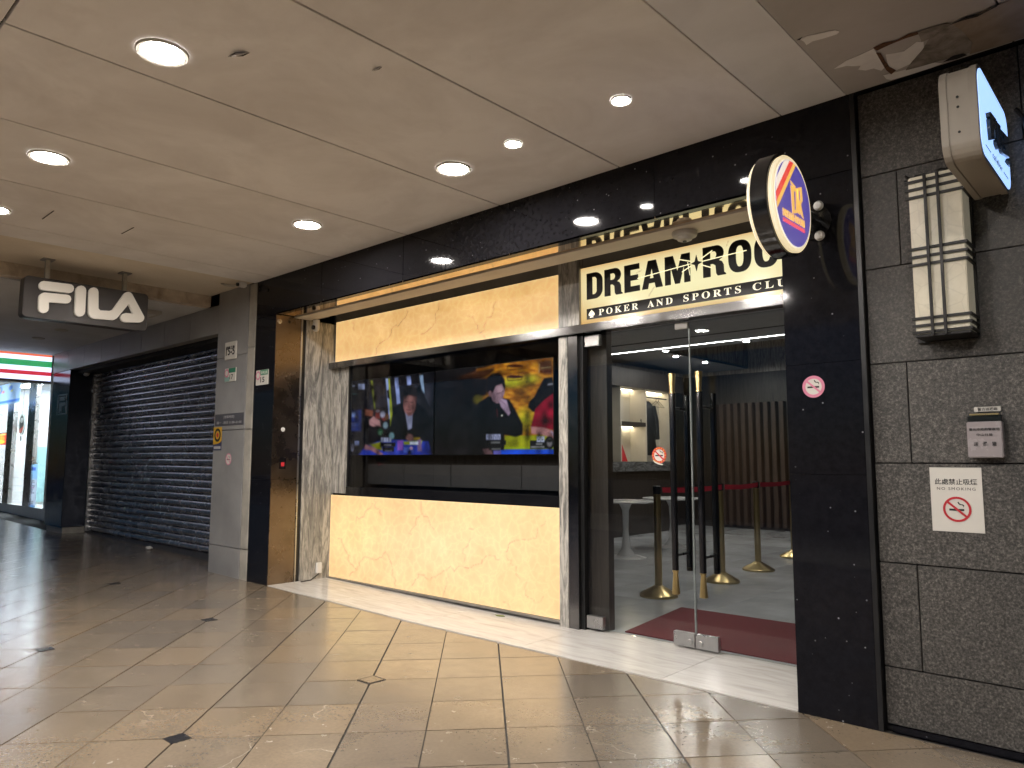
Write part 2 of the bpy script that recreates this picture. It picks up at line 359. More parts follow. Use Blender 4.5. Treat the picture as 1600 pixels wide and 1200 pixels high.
# ------------------------------------------------------------------ helpers: pictures stored on a fine mesh
class Canvas:
    """a grid of surface points with their survey coordinates, painted by shapes"""
    def __init__(s, P, conv): s.P = P; px, py = project(P); s.x, s.y = conv(px, py); s.c = np.zeros((*P.shape[:2], 3))
    def blend(s, a, c): a = np.clip(a, 0, 1)[..., None]; s.c = s.c*(1-a)+np.array(c[:3])*a
    def poly(s, pts, c, soft=4., op=1.):
        pts = np.array(pts, float); d = np.full(s.x.shape, 1e9); ins = np.zeros(s.x.shape, bool)
        for (x1, y1), (x2, y2) in zip(pts, np.roll(pts, -1, 0)):
            ex, ey = x2-x1, y2-y1; L = ex*ex+ey*ey+1e-9; t = np.clip(((s.x-x1)*ex+(s.y-y1)*ey)/L, 0, 1)
            d = np.minimum(d, np.hypot(s.x-x1-t*ex, s.y-y1-t*ey))
            cond = ((y1 > s.y) != (y2 > s.y)); ins ^= cond & (s.x < ex*(s.y-y1)/(ey if abs(ey) > 1e-9 else 1e-9)+x1)
        s.blend((.5+np.where(ins, d, -d)/soft)*op, c)
    def rect(s, x0, y0, x1, y1, c, soft=3., op=1.): s.poly([(x0, y0), (x1, y0), (x1, y1), (x0, y1)], c, soft, op)
    def oval(s, cx, cy, rx, ry, c, soft=.2, op=1., rot=0.):
        a = R(rot); dx, dy = s.x-cx, s.y-cy; u = (dx*math.cos(a)+dy*math.sin(a))/rx; v = (-dx*math.sin(a)+dy*math.cos(a))/ry
        s.blend((.5+(1-np.hypot(u, v))/soft)*op, c)
    def line(s, pts, wd, c, op=1., jit=0.):
        pts = np.array(pts, float); d = np.full(s.x.shape, 1e9)
        for (x1, y1), (x2, y2) in zip(pts[:-1], pts[1:]):
            ex, ey = x2-x1, y2-y1; L = ex*ex+ey*ey+1e-9; t = np.clip(((s.x-x1)*ex+(s.y-y1)*ey)/L, 0, 1); d = np.minimum(d, np.hypot(s.x-x1-t*ex, s.y-y1-t*ey))
        s.blend((1.2-d/wd)*op, c)
    def finish(s, seed, grain=.10):
        for _ in range(1):
            p = np.pad(s.c, ((1, 1), (1, 1), (0, 0)), 'edge'); s.c = (p[:-2, 1:-1]+p[2:, 1:-1]+p[1:-1, :-2]+p[1:-1, 2:]+2*p[1:-1, 1:-1])/6
        g = np.random.default_rng(seed); n = g.normal(size=s.x.shape); lo = np.kron(g.normal(size=(14, 24)), np.ones((10, 10)))[:s.x.shape[0], :s.x.shape[1]]
        for _ in range(6): lo = (lo+np.roll(lo, 2, 0)+np.roll(lo, -2, 0)+np.roll(lo, 2, 1)+np.roll(lo, -2, 1))/5
        s.c = np.clip(s.c*(1+grain*n[..., None]+.5*lo[..., None]), 0, 2)
    def mesh(s, name, m, parent):
        h, wd = s.x.shape; idx = np.arange(h*wd).reshape(h, wd)
        f = np.stack([idx[:-1, :-1], idx[:-1, 1:], idx[1:, 1:], idx[1:, :-1]], -1).reshape(-1, 4)
        me = bpy.data.meshes.new(name); me.from_pydata(s.P.reshape(-1, 3).tolist(), [], f.tolist())
        at = me.color_attributes.new('paint', 'FLOAT_COLOR', 'POINT')
        at.data.foreach_set('color', np.concatenate([s.c.reshape(-1, 3), np.ones((h*wd, 1))], 1).astype(np.float32).ravel())
        me.materials.append(m); return _fin(bpy.data.objects.new(name, me), parent, (0, 0, 0))
def grid_front(x0, x1, z0, z1, y, nx, nz):
    xs = np.linspace(x0, x1, nx); zs = np.linspace(z0, z1, nz); X, Z = np.meshgrid(xs, zs); return np.stack([X, np.full_like(X, y), Z], -1)
def grid_side(y0, y1, z0, z1, x, ny, nz):
    ys = np.linspace(y0, y1, ny); zs = np.linspace(z0, z1, nz); Y, Z = np.meshgrid(ys, zs); return np.stack([np.full_like(Y, x), Y, Z], -1)
def crop(ox, oy, s): return lambda px, py: ((px-ox)/s, (py-oy)/s)
def sl(r, g, b): return lin(r, g, b)[:3]

# ================================================================== SETTING
ZC = 3.097                                             # arcade ceiling
def zf(x): return max(0., .0125*(-4.5-x))              # the pavement rises gently along the arcade
# ---- pavement
mb = MB()
xs = [3, -4.5, -22]
for a, b in zip(xs, xs[1:]): mb.poly([(b, -5.4, zf(b)-.007), (a, -5.4, zf(a)-.007), (a, .75, zf(a)-.007), (b, .75, zf(b)-.007)])
pave = struct(mb.build('pavement', 'grout'))
road = MB(); road.poly([(-60, -40, -.14), (40, -40, -.14), (40, -9.4, -.14), (-60, -9.4, -.14)]); struct(road.build('road', 'road'))
walk = MB(); walk.box((-60, -9.4, -.3), (40, -5.585, -.02)); struct(walk.build('bounce_sidewalk', simple('pale_bounce_paver', (.42, .41, .39), .8, bstr=.2), None, .02))  # unseen pale strip, added to bounce sky light up to the ceiling
kb = MB(); kb.box((-22, -5.58, -.2), (3, -5.41, .0)); struct(kb.build('kerb', simple('kerb_stone', (.25, .25, .24), .8)))
# tiles laid on the diagonal: two families of joints
A1, A2 = R(134.9), R(48.0)
n1 = np.array([-math.sin(A1), math.cos(A1)]); n2 = np.array([-math.sin(A2), math.cos(A2)])
NI = np.linalg.inv(np.array([n1, n2]))
def tile_pt(o1, o2): return NI@np.array([o1, o2])
V0, VS, H0, HS = 2.55, .370, 1.053, .411
def clip(poly, a, b, c):                                # keep a*x+b*y<=c
    out = []
    for p, q in zip(poly, poly[1:]+poly[:1]):
        dp, dq = a*p[0]+b*p[1]-c, a*q[0]+b*q[1]-c
        if dp <= 0: out.append(p)
        if dp*dq < 0: t = dp/(dp-dq); out.append((p[0]+t*(q[0]-p[0]), p[1]+t*(q[1]-p[1])))
    return out
def tile_mesh(bm, poly, z=None):
    cx = sum(p[0] for p in poly)/len(poly); cy = sum(p[1] for p in poly)/len(poly)
    ins = [(cx+(p[0]-cx)*.9988, cy+(p[1]-cy)*.9988) for p in poly]
    zz = (lambda x: 0.) if z is None else z
    a = [bm.verts.new((*p, zz(p[0])-.006)) for p in poly]; b = [bm.verts.new((*p, zz(p[0])-.0006)) for p in poly]; c = [bm.verts.new((*p, zz(p[0]))) for p in ins]; n = len(a)
    bm.faces.new(c)
    for i in range(n): bm.faces.new((a[i], a[(i+1) % n], b[(i+1) % n], b[i])); bm.faces.new((b[i], b[(i+1) % n], c[(i+1) % n], c[i]))
cand = []
for i in range(-9, 40):
    for j in range(-12, 40):
        e0 = .0048 if i % 2 == 0 else .0026; e1 = .0026 if i % 2 == 0 else .0048
        q = [tuple(tile_pt(V0+i*VS+a, H0+j*HS+b)) for a, b in ((e0, .0034), (VS-e1, .0034), (VS-e1, HS-.0034), (e0, HS-.0034))]
        full = all(p[1] < -.003 and p[0] > -13.9 for p in q)
        p = clip(clip(q, 0, 1, -.002), 0, -1, 5.4)
        cx = sum(k[0] for k in q)/4; cy = sum(k[1] for k in q)/4
        if cx < -7.95 and cx > -13 : p = clip(clip(q, 0, 1, .36), 0, -1, 5.4); full = full or all(k[1] < .35 for k in q)
        if len(p) < 3 or cx > 2.2 or cx < -20: continue
        ar = abs(sum(u[0]*v[1]-v[0]*u[1] for u, v in zip(p, p[1:]+p[:1])))/2
        if ar < .001: continue
        cz = zf(cx); d = np.array([cx, cy, cz])-CAM; dep = d@FW
        px, py = project(np.array([cx, cy, cz])) if dep > .2 else (-1e4, 0)
        vis = dep > .2 and -60 < px < 1660 and py < 1290
        cand.append(((ar*1.25/(d@d)**1.5) if vis else 0, i, j, q, p, full and len(p) == 4, cx, cy, ar))
cand.sort(key=lambda t: -t[0])
shared = {}; rest = bmesh.new()
for k, (s_, i, j, q, p, full, cx, cy, ar) in enumerate(cand):
    if k < 300 and s_ > 0:
        org = (cx, cy, zf(cx)+random.uniform(0, .0009))
        if full and i % 2 in shared: me = shared[i % 2]
        else:
            bm = bmesh.new(); tile_mesh(bm, [(a-cx, b-cy) for a, b in (q if full else p)]); bmesh.ops.recalc_face_normals(bm, faces=bm.faces[:]); me = bpy.data.meshes.new('paving_tile'); bm.to_mesh(me); bm.free(); me.materials.append(MT['paving'])
            if full: shared[i % 2] = me
        o = _fin(bpy.data.objects.new('paving_tile', me), pave, org)
        o.rotation_euler = (random.uniform(-.0014, .0014), (math.atan(.0125) if cx < -4.5 else 0)+random.uniform(-.0014, .0014), 0)
    else: tile_mesh(rest, p, zf)
me = bpy.data.meshes.new('far_paving_tiles'); bmesh.ops.recalc_face_normals(rest, faces=rest.faces[:]); rest.to_mesh(me); rest.free(); me.materials.append(MT['paving'])
struct(_fin(bpy.data.objects.new('far_paving_tiles', me), pave, (0, 0, 0)), 'stuff')
for (m_, n_) in ((4, 0), (6, 6), (8, 4), (10, 10), (0, -4), (12, 8), (2, 2), (14, 14), (16, 12), (6, -2)):
    x, y = tile_pt(V0+m_*VS, H0+n_*HS); h = .046; z = zf(x)
    if (m_, n_) == (2, 2):                              # this one is a pale tile in a dark line
        MB().prism([(x-.058, y-.058, z-.004), (x+.058, y-.058, z-.004), (x+.058, y+.058, z-.004), (x-.058, y+.058, z-.004)], (0, 0, .0074)).build('inlay_tile', 'dark_inlay', pave)
        MB().prism([(x-h, y-h, z-.004), (x+h, y-h, z-.004), (x+h, y+h, z-.004), (x-h, y+h, z-.004)], (0, 0, .0078)).build('inlay_tile', 'paving', pave)
    else: MB().prism([(x-h, y-h, z-.004), (x+h, y-h, z-.004), (x+h, y+h, z-.004), (x-h, y+h, z-.004)], (0, 0, .007)).build('inlay_tile', 'dark_inlay', pave)
# ---- unseen roof slab and walls added to keep stray sky light out
ub = MB(); ub.box((-26, -5.6, 3.56), (4, 10.6, 3.9)); ub.box((-26, 10.2, -.3), (4, 10.6, 3.559)); ub.box((-26, .82, -.3), (-25.6, 10.199, 3.559)); ub.box((2.3, .31, -.3), (2.7, 10.199, 3.559))
struct(ub.build('sky_block_shell', 'int_wall'))
# ---- arcade ceiling
ceil = MB(); ceil.box((-7.16, -5.6, ZC+.03), (2.5, .6, ZC+.06)); ceil = struct(ceil.build('arcade_ceiling', 'dark_gap'))
seam = [2.5, -.46, -1.17, -1.505, -2.553, -3.602, -4.655, -5.70, -6.78, -7.16]
for k, (a, b) in enumerate(zip(seam, seam[1:])):
    g = .006 if k not in (1, 2) else .0012
    m_ = 'ceiling_cool' if k == 2 else 'ceiling_worn' if k < 2 else 'ceiling'
    for y0, y1 in ((-5.6, -3.074), (-3.062, .0)):
        MB().box((b+g, y0, ZC), (a-(g if k not in (1,) else .0012), y1, ZC+.028)).build('ceiling_panel', m_, ceil, .0015)
# cream strip, dirty drop and the lower ceiling past it
MB().box((-8.15, -5.6, ZC+.012), (-7.168, .0, ZC+.05)).build('ceiling_strip', 'cream', ceil)
beam = MB().box((-8.28, -5.6, 2.985), (-8.155, .0, ZC+.05)).build('ceiling_drop', plaster('dirty_cream_plaster', (.74, .66, .54), (.34, .27, .2), .8, 3.5), ceil, .004)
lowc = MB().box((-21, -5.6, 2.972), (-8.285, .6, 3.0)).build('low_ceiling', 'ceiling_low'); struct(lowc)
struct(MB().box((-21, -5.9, 3.0), (2.5, -5.6, 3.9)).build('arcade_edge_beam', 'ceiling_low'))
# ---- ceiling scars: peeled paint, rust, sagging flaps (parts of the ceiling)
cc = crop(1240, 0, .25)
def cpt(x, y, dz): q = FX(1240+x*.25, y*.25, ZC-dz); return (q[0], q[1], ZC-dz)
def scar(name, m, pts, dz, th=.0015): return MB().prism([cpt(x, y, dz) for x, y in pts], (0, 0, th)).build(name, m, ceil)
scar('peeled_patch', 'peeled', [(28, 248), (85, 226), (180, 206), (262, 190), (286, 200), (270, 215), (180, 243), (120, 258), (80, 282), (66, 262), (50, 252)], .004)
scar('peeled_patch', 'peeled', [(252, 432), (330, 380), (400, 352), (500, 306), (528, 340), (548, 380), (566, 425), (548, 442), (500, 428), (450, 441), (404, 436), (420, 411), (372, 414), (330, 412)], .004)
scar('peeled_patch', 'peeled', [(575, 342), (690, 322), (720, 300), (770, 262), (812, 262), (815, 300), (770, 350), (730, 400), (650, 436), (612, 440), (588, 400)], .004)
scar('peeled_patch', 'peeled', [(560, 470), (640, 452), (760, 420), (880, 392), (930, 396), (860, 425), (720, 470), (610, 500), (580, 495)], .004)
scar('rust_streak', 'rust', [(498, 300), (560, 270), (640, 255), (720, 213), (775, 200), (780, 215), (700, 240), (600, 280), (520, 318)], .0055)
scar('rust_streak', 'rust', [(515, 330), (545, 335), (570, 380), (600, 420), (640, 440), (610, 465), (580, 440), (555, 400)], .0055)
scar('mould_patch', 'mould', [(740, 385), (800, 320), (850, 240), (910, 200), (985, 150), (1050, 190), (1120, 270), (1100, 330), (1000, 360), (900, 385), (780, 420), (700, 440)], .0045)
scar('mould_patch', 'mould', [(775, 200), (830, 180), (960, 145), (985, 152), (900, 205), (845, 245), (800, 262)], .006)
scar('stained_paint', 'tan_paint', [(990, 152), (1120, 100), (1280, 34), (1400, -20), (1600, -60), (1600, 190), (1440, 236), (1280, 288), (1100, 340), (1120, 268), (1050, 190)], .009, .003)
scar('dark_crack', 'dark_gap', [(985, 153), (1080, 108), (1160, 90), (1220, 60), (1275, 34), (1270, 42), (1190, 82), (1150, 105), (1060, 128)], .0125)
scar('dark_crack', 'dark_gap', [(935, 388), (1000, 350), (1060, 336), (1085, 345), (1020, 370)], .010)
scar('dark_crack', 'dark_gap', [(20, 252), (55, 232), (40, 250)], .006)
def flap(px, py, s, rz):
    x, y = FX(px, py, ZC); b = MB(); c, d = math.cos(rz), math.sin(rz)
    f = lambda u, v, z: (x+s*(u*c-v*d), y+s*(u*d+v*c), ZC-.002+z*s)
    rows = [[f(-1, .5, 0), f(-.2, .25, -.02), f(1, .4, 0)], [f(-.5, .1, -.25), f(.1, -.1, -.3), f(.75, .1, -.25)], [f(-.1, -.2, -.55), f(.2, -.3, -.6), f(.45, -.2, -.5)]]
    for a, e in zip(rows, rows[1:]):
        for k in range(2): b.poly([a[k], a[k+1], e[k+1], e[k]])
    o = b.build('hanging_paint_flap', 'ceiling', ceil); md = o.modifiers.new('t', 'SOLIDIFY'); md.thickness = .002
    MB().prism([f(-1.05, .52, 0), f(-.2, .2, 0), f(1.05, .42, 0), (f(.2, .75, 0))], (0, 0, -.001)).build('bare_scar', 'dark_gap', ceil)
flap(368, 80, .055, .5); flap(586, 105, .03, .2)
for a, b in (((66, 342), (84, 329)), ((190, 365), (209, 355))):     # joints of an access hatch
    p, q = FX(*a, ZC), FX(*b, ZC); d = Vector((q[0]-p[0], q[1]-p[1], 0)).normalized(); nn = Vector((-d.y, d.x, 0))*.004
    MB().prism([(p[0]-nn.x, p[1]-nn.y, ZC-.003), (q[0]-nn.x, q[1]-nn.y, ZC-.003), (q[0]+nn.x, q[1]+nn.y, ZC-.003), (p[0]+nn.x, p[1]+nn.y, ZC-.003)], (0, 0, .002)).build('hatch_joint', 'dark_gap', ceil)
# ---- downlights
def downlight(x, y, r, big, label, group, z=ZC, lit=True):
    t = thing('downlight', label, 'downlight', (x, y, z), group)
    b = MB(); seg = 40
    prof = [(r*.80, -.001), (r*.82, -.009), (r*.97, -.012), (r, -.007), (r, .0)]
    rings = [[b.bm.verts.new((x+a*math.cos(2*math.pi*k/seg), y+a*math.sin(2*math.pi*k/seg), z-.0005+h)) for k in range(seg)] for a, h in prof]
    for p, q in zip(rings, rings[1:]):
        for k in range(seg): b.bm.faces.new((p[k], p[(k+1) % seg], q[(k+1) % seg], q[k]))
    b.build('trim_ring', 'offwhite', t, smooth=True)
    m_ = ('lamp_big' if big else 'lamp_small') if lit else 'offwhite'
    MB().lathe([(r*.795, -.004), (r*.795, -.0025)], 'z', (x, y, z), seg).build('diffuser', m_, t)
    if not big:
        for a in range(3): MB().lathe([(r*.16, -.009), (r*.2, -.0042)], 'z', (x+r*.4*math.cos(a*2.094+.5), y+r*.4*math.sin(a*2.094+.5), z), 12).build('lens', m_, t)
BL = 'large round downlight added out of view to brighten the arcade'  # unseen lamps, added for more light on floor and ceiling
for x, y, lb_ in ((-3.33, -2.515, 'large round lit downlight beside a hanging flap of ceiling paint'), (-5.05, -2.495, 'large round lit downlight on the panel next to the hatch panel'), (-6.42, -2.48, 'large round lit downlight sharing its panel with the ceiling hatch joints'),
                  (-5.02, -.71, 'large round lit downlight above the glowing marble window'), (-3.34, -.70, 'large round lit downlight in line with the two small spotlights'),
                  (-1.62, -2.51, BL), (.09, -2.51, BL), (-3.33, -4.3, BL), (-5.05, -4.3, BL), (-1.62, -4.3, BL)): downlight(x, y, .112, True, lb_, 'large downlights')
for x, y, lb_ in ((-2.04, -.735, 'small bright spotlight in the ceiling out before the round blade sign'), (-2.805, -.72, 'small bright spotlight beside a large downlight on the same panel')): downlight(x, y, .053, False, lb_, 'small spotlights')
for px, py in ((96, 515), (60, 528)):
    x, y = FX(px, py, 2.972); downlight(x, y, .08, True, 'unlit round downlight in the low grey ceiling before the shutter', 'unlit downlights', 2.972, False)
t = thing('fluorescent_batten', 'pale box batten fixed under the low grey ceiling behind the dark hanging sign', 'light fitting', (-8.9, -.6, 2.972))
MB().box((-9.05, -1.35, 2.93), (-8.75, -.3, 2.9715)).build('housing', 'offwhite', t, .006); MB().box((-9.0, -1.3, 2.9245), (-8.8, -.35, 2.9295)).build('diffuser', 'white', t, .002)

# ================================================================== CLUB STOREFRONT
XL, XR, YL = -6.70, -1.532, .69
shop = thing('club_storefront', 'black granite club storefront with glowing marble panels and glass doors', 'storefront', (-4.1, 0, 0))
# black granite fascia slabs, left pilaster and right pillar, each slab a piece
fs = [-7.10, -5.9, -4.7, -3.5, -2.3, -1.158]
for a, b in zip(fs, fs[1:]): MB().box((a+.0008, 0, 2.706), (b-.0008, .06, ZC-.001)).build('granite_slab', 'black_granite', shop, .0012)
for z0, z1 in ((zf(-6.9), 1.05), (1.05, 2.7045)): MB().box((-7.10, 0, z0), (-6.702, .06, z1-.0015)).build('granite_slab', 'black_granite', shop, .0012)
for z0, z1 in ((.0, 1.18), (1.18, 1.74), (1.74, 2.7045)): MB().box((XR, 0, z0), (-1.158, .35, z1-.0012)).build('granite_slab', 'black_granite', shop, .0012)
MB().box((-1.1575, .0, 0), (-1.135, .1, ZC-.001)).build('pillar_edge', 'black', shop, .001)
MB().box((XR, .351, 0), (-1.16, .75, ZC)).build('pillar_core', 'black', shop)
# left reveal: bronze sheet, shutter slot, marble
MB().box((-6.76, .061, zf(-6.7)), (-6.705, .66, 2.70)).build('reveal_core', 'black', shop)
for z0, z1 in ((zf(-6.7), 1.05), (1.053, 2.70)): MB().box((-6.7045, .0, z0), (-6.694, .285, z1)).build('bronze_panel', 'bronze', shop, .001)
MB().box((-6.7045, .2855, zf(-6.7)), (-6.686, .30, 2.70)).build('guide_rail', 'steel', shop, .001)
MB().box((-6.7045, .345, .0), (-6.69, .72, 2.69)).build('marble_panel', 'marble', shop, .001)
# soffit
MB().box((XL, .0, 2.707), (XR, .198, 2.72)).build('soffit_sheet', 'mirror_bronze', shop, .001)
MB().box((XL, .202, 2.695), (XR, .40, 2.72)).build('soffit_board', 'cream', shop, .002)
MB().box((XL, .40, 2.93), (XR, .75, 2.96)).build('soffit_slot', 'int_wall', shop)
for a, b in ((-6.69, -5.15), (-5.147, -3.6), (-3.6, -1.54)): MB().box((a+.001, .70, 2.60), (b-.001, .72, 2.93)).build('slot_tile', simple('slot_grey_tile', (.2, .19, .17), .5), shop, .001)
MB().box((XL-.1, .06, 2.72), (XR+.3, .70, 2.929)).build('fascia_core', 'black', shop) if False else None
# threshold slabs
th = [-6.695, -5.62, -4.50, -3.40, -2.32, -1.534]
slab_y = .80
for a, b in zip(th, th[1:]):
    bm = MB(); z0 = .010
    q = [(a+.001, .002), (b-.001, .002), (b-.001, slab_y), (a+.001, slab_y)]
    bm.prism([(x, y, zf(x)-.03+0) for x, y in q], (0, 0, .036)); bm.build('threshold_slab', 'threshold', shop, .001)
# marble columns and strips
MB().box((-3.584, .655, 2.275), (-3.378, .74, 2.80)).build('marble_column', 'marble', shop, .002)
MB().box((-3.584, .655, .0), (-3.498, .74, 2.198)).build('marble_column', 'marble', shop, .002)
MB().box((-6.689, .705, .90), (-6.435, .74, 2.262)).build('marble_panel', 'marble', shop, .001)
MB().box((-3.497, .66, .0), (-3.405, .74, 2.198)).build('steel_jamb', 'dark_steel', shop, .001)
MB().box((-3.4045, .69, .0), (-3.372, .74, 2.198)).build('door_jamb', 'black', shop, .001)
MB().box((-6.69, .62, 2.205), (XR, .735, 2.268)).build('steel_transom', 'dark_steel', shop, .004)
MB().box((-6.43, .692, .885), (-3.586, .74, .972)).build('window_sill', 'black_gloss', shop, .003)
MB().box((-6.434, .70, .9725), (-6.415, .735, 2.204)).build('window_post', 'black', shop, .001)
for a, b in ((-6.414, -5.107), (-5.099, -3.586)): MB().box((a, .712, .973), (b, .722, 2.204)).build('window_pane', 'glass_dark', shop)
MB().box((-6.689, .665, zf(-6.69)), (-3.586, .70, .044)).build('kick_plate', 'plinth_steel', shop, .002)
# backlit stone panels
def backlit(x0, x1, z0, z1, conv, veins, hot, name, nx, nz):
    c = Canvas(grid_front(x0, x1, z0, z1, .6895, nx, nz), conv); P = c.P
    c.c[:] = np.array(sl(236, 190, 124))
    for hx, hy, hr, hc, op in hot: c.blend(np.exp(-(((c.x-hx)/hr[0])**2+((c.y-hy)/hr[1])**2))*op, hc)
    e = np.minimum.reduce([P[..., 0]-x0, x1-P[..., 0], P[..., 2]-z0, z1-P[..., 2]]); c.blend(np.exp(-e/.012)*.5, sl(255, 226, 170))
    r = np.random.default_rng(3)
    for v in veins:
        pts = [v[0]]
        for p, q in zip(v, v[1:]):
            L = math.hypot(q[0]-p[0], q[1]-p[1]); k = max(1, int(L/14))
            for t in range(1, k+1):
                f = t/k; j = 5 if t < k else 0; pts.append((p[0]+(q[0]-p[0])*f+r.normal()*j, p[1]+(q[1]-p[1])*f+r.normal()*j))
        pts = np.array(pts)
        for i in range(0, len(pts)-1): c.line(pts[i:i+2], 1.7+1.4*r.random(), sl(122, 98, 64), .15+.5*r.random())
        c.line(pts, 9, sl(206, 160, 104), .2)
    o = c.mesh(name, MT['alab'], shop); box('panel_back', 'black', (x0, .691, z0), (x1, .70, z1), o, 0); return o
MT['alab'] = painted('backlit_alabaster', 1.08, .35, True, True)
lowv = [[(320, 185), (315, 215), (285, 235), (270, 270), (245, 285), (230, 270), (228, 295)], [(345, 150), (347, 215), (375, 225), (382, 260)], [(632, 175), (640, 250), (605, 275), (600, 320), (575, 345), (570, 380), (552, 368)], [(640, 250), (680, 280), (690, 320), (712, 350)],
        [(115, 405), (133, 410), (150, 460), (170, 500), (178, 545), (210, 580), (230, 600), (185, 640)], [(230, 600), (265, 535), (290, 520), (340, 540), (385, 525), (408, 490), (440, 545), (455, 620), (465, 650), (470, 700)], [(575, 700), (595, 665), (615, 630), (650, 635), (670, 660), (690, 665), (715, 645)],
        [(720, 650), (755, 625), (790, 605), (815, 580), (840, 610), (865, 580), (890, 580), (930, 590), (970, 570), (1010, 560), (1040, 515), (1075, 515), (1120, 540)], [(800, 630), (785, 660), (790, 700), (775, 745), (768, 770)], [(940, 405), (925, 450), (895, 470), (893, 495), (910, 510), (903, 550)], [(930, 345), (960, 348)],
        [(1165, 505), (1190, 560), (1225, 580), (1232, 635), (1250, 660)], [(1160, 490), (1185, 435), (1230, 415), (1290, 410), (1350, 405), (1370, 330), (1410, 300)], [(1290, 680), (1285, 730), (1305, 775), (1340, 805), (1380, 800), (1395, 770)], [(1475, 255), (1465, 265)], [(1145, 800), (1190, 835)]]
upv = [[(480, 230), (470, 270), (450, 290), (405, 320), (385, 370), (355, 395), (330, 410), (310, 440), (308, 475)], [(655, 190), (655, 225), (635, 250), (640, 280), (620, 320), (590, 345), (560, 360)], [(805, 255), (840, 265), (855, 300), (880, 350), (910, 380)], [(970, 180), (955, 215), (945, 265), (920, 270), (905, 320), (880, 355)], [(180, 295), (190, 340)]]
backlit(-6.685, -3.588, .046, .882, crop(500, 740, .25), lowv, [(240, 400, (170, 170), sl(255, 226, 150), .8), (700, 480, (600, 260), sl(246, 214, 164), .6)], 'glowing_marble_panel', 330, 92)
backlit(-6.668, -3.588, 2.278, 2.712, crop(500, 420, 400/1412), upv, [(500, 400, (250, 60), sl(250, 200, 120), .5), (950, 230, (300, 120), sl(252, 205, 130), .6)], 'glowing_marble_panel', 320, 48)
# glass doors
def door(x0, x1, first):
    g = MB().box((x0, .715, .022), (x1, .727, 2.195)).build('glass_door', 'glass', shop)
    hx = -2.572 if first else -2.371
    for yy, gold in ((.625, True), (.815, False)):
        z0, z1 = (.37, 1.835) if gold else (.50, 1.70)
        if gold:
            MB().lathe([(.022, 1.70), (.021, 1.708), (.017, 1.715), (.026, 1.83), (.024, 1.835)], 'z', (hx, yy, 0), 20).build('handle_tip', 'brass', g, smooth=True)
            MB().lathe([(.026, .37), (.027, .375), (.016, .505), (.021, .515), (.021, .525)], 'z', (hx, yy, 0), 20).build('handle_tip', 'brass', g, smooth=True)
            z0, z1 = .525, 1.70
        else:
            z0, z1 = .50, 1.70
        MB().lathe([(.021, z0), (.022, z0+.005), (.022, z1-.005), (.021, z1)], 'z', (hx, yy, 0), 20).build('handle', 'black_gloss', g, smooth=True)
        for zz in (.62, 1.60): MB().tube([(hx, yy, zz), (hx, .714 if gold else .728, zz)], .009).build('handle_standoff', 'black', g, smooth=True)
    ex = x1-.0005 if first else x0-.0025
    MB().box((ex, .7142, .113), (ex+.003, .7278, 2.15)).build('polished_edge', 'glass_edge', g)
    a, b = (x1-.155, x1) if first else (x0, x0+.16)
    MB().box((a, .702, .0225), (b, .740, .112)).build('patch_fitting', 'steel', g, .002)
    MB().lathe([(.018, -.012), (.02, -.010), (.02, 0)], 'y', ((a+b)/2+(.045 if first else -.045), .7015, .055), 18).build('lock_cylinder', 'steel', g, smooth=True)
    if first:
        MB().box((x0, .702, .0225), (x0+.145, .740, .112)).build('patch_fitting', 'steel', g, .002)
        MB().box((x0, .702, 2.11), (x0+.135, .740, 2.194)).build('patch_fitting', 'steel', g, .002)
        MB().box((x1-.10, .705, 2.152), (x1-.003, .737, 2.194)).build('patch_fitting', 'white', g, .002)
    else:
        MB().box((x1-.145, .702, 2.11), (x1, .740, 2.194)).build('patch_fitting', 'steel', g, .002)
    return g
d1 = door(-3.368, -2.488, True); d2 = door(-2.480, XR-.004, False)
def circ(r, n=40, cx=0, cy=0): return [(cx+r*math.cos(2*math.pi*k/n), cy+r*math.sin(2*math.pi*k/n)) for k in range(n)]
def bar(x0, y0, x1, y1, w_):
    d = Vector((x1-x0, y1-y0)).normalized()*w_/2; return [(x0-d.y, y0+d.x), (x1-d.y, y1+d.x), (x1+d.y, y1-d.x), (x0+d.y, y0-d.x)]
def no_smoking(parent, x, z, y, r, red, faded=False, plate=True, ringw=.22):
    if plate: outline('disc', [circ(r*.99)], 'paper', parent, front(x, z, y), .0006)
    outline('red_ring', [circ(r), circ(r*(1-ringw))], red, parent, front(x, z, y-.0012), .0006)
    outline('cigarette', [bar(-.55*r, -.04*r, .5*r, -.04*r, .16*r)], 'ink', parent, front(x, z, y-.0012), .0006)
    sm = [(.42, .14), (.46, .24), (.36, .34), (.22, .34), (.12, .42), (.05, .55)]
    outline('smoke_mark', [[(a*r, b*r) for a, b in sm]+[((a+.06)*r, (b+.07)*r) for a, b in sm[::-1]]], 'ink', parent, front(x, z, y-.0012), .0006)
    outline('red_slash', [bar(-.62*r, .55*r, .62*r, -.55*r, .17*r)], red, parent, front(x, z, y-.0024), .0006)
stk = thing('door_sticker', 'torn round red no-smoking sticker on the left glass door', 'sticker', (-2.733, .71, 1.28))
no_smoking(stk, -2.733, 1.283, .7125, .058, 'red_print', ringw=.3)
rr = random.Random(3)
for k in range(16):
    a = k*.3927; outline('yellow_mark', [circ(.005, 8, .0495*math.cos(a), .0495*math.sin(a))], 'yellow_print', stk, front(-2.733, 1.283, .7108), .0004)
outline('torn_edge', [[(-.055, -.03), (-.03, -.045), (.0, -.056), (.03, -.062), (.022, -.07), (-.01, -.063), (-.04, -.05)]], 'paper', stk, front(-2.733, 1.283, .7108), .0004)

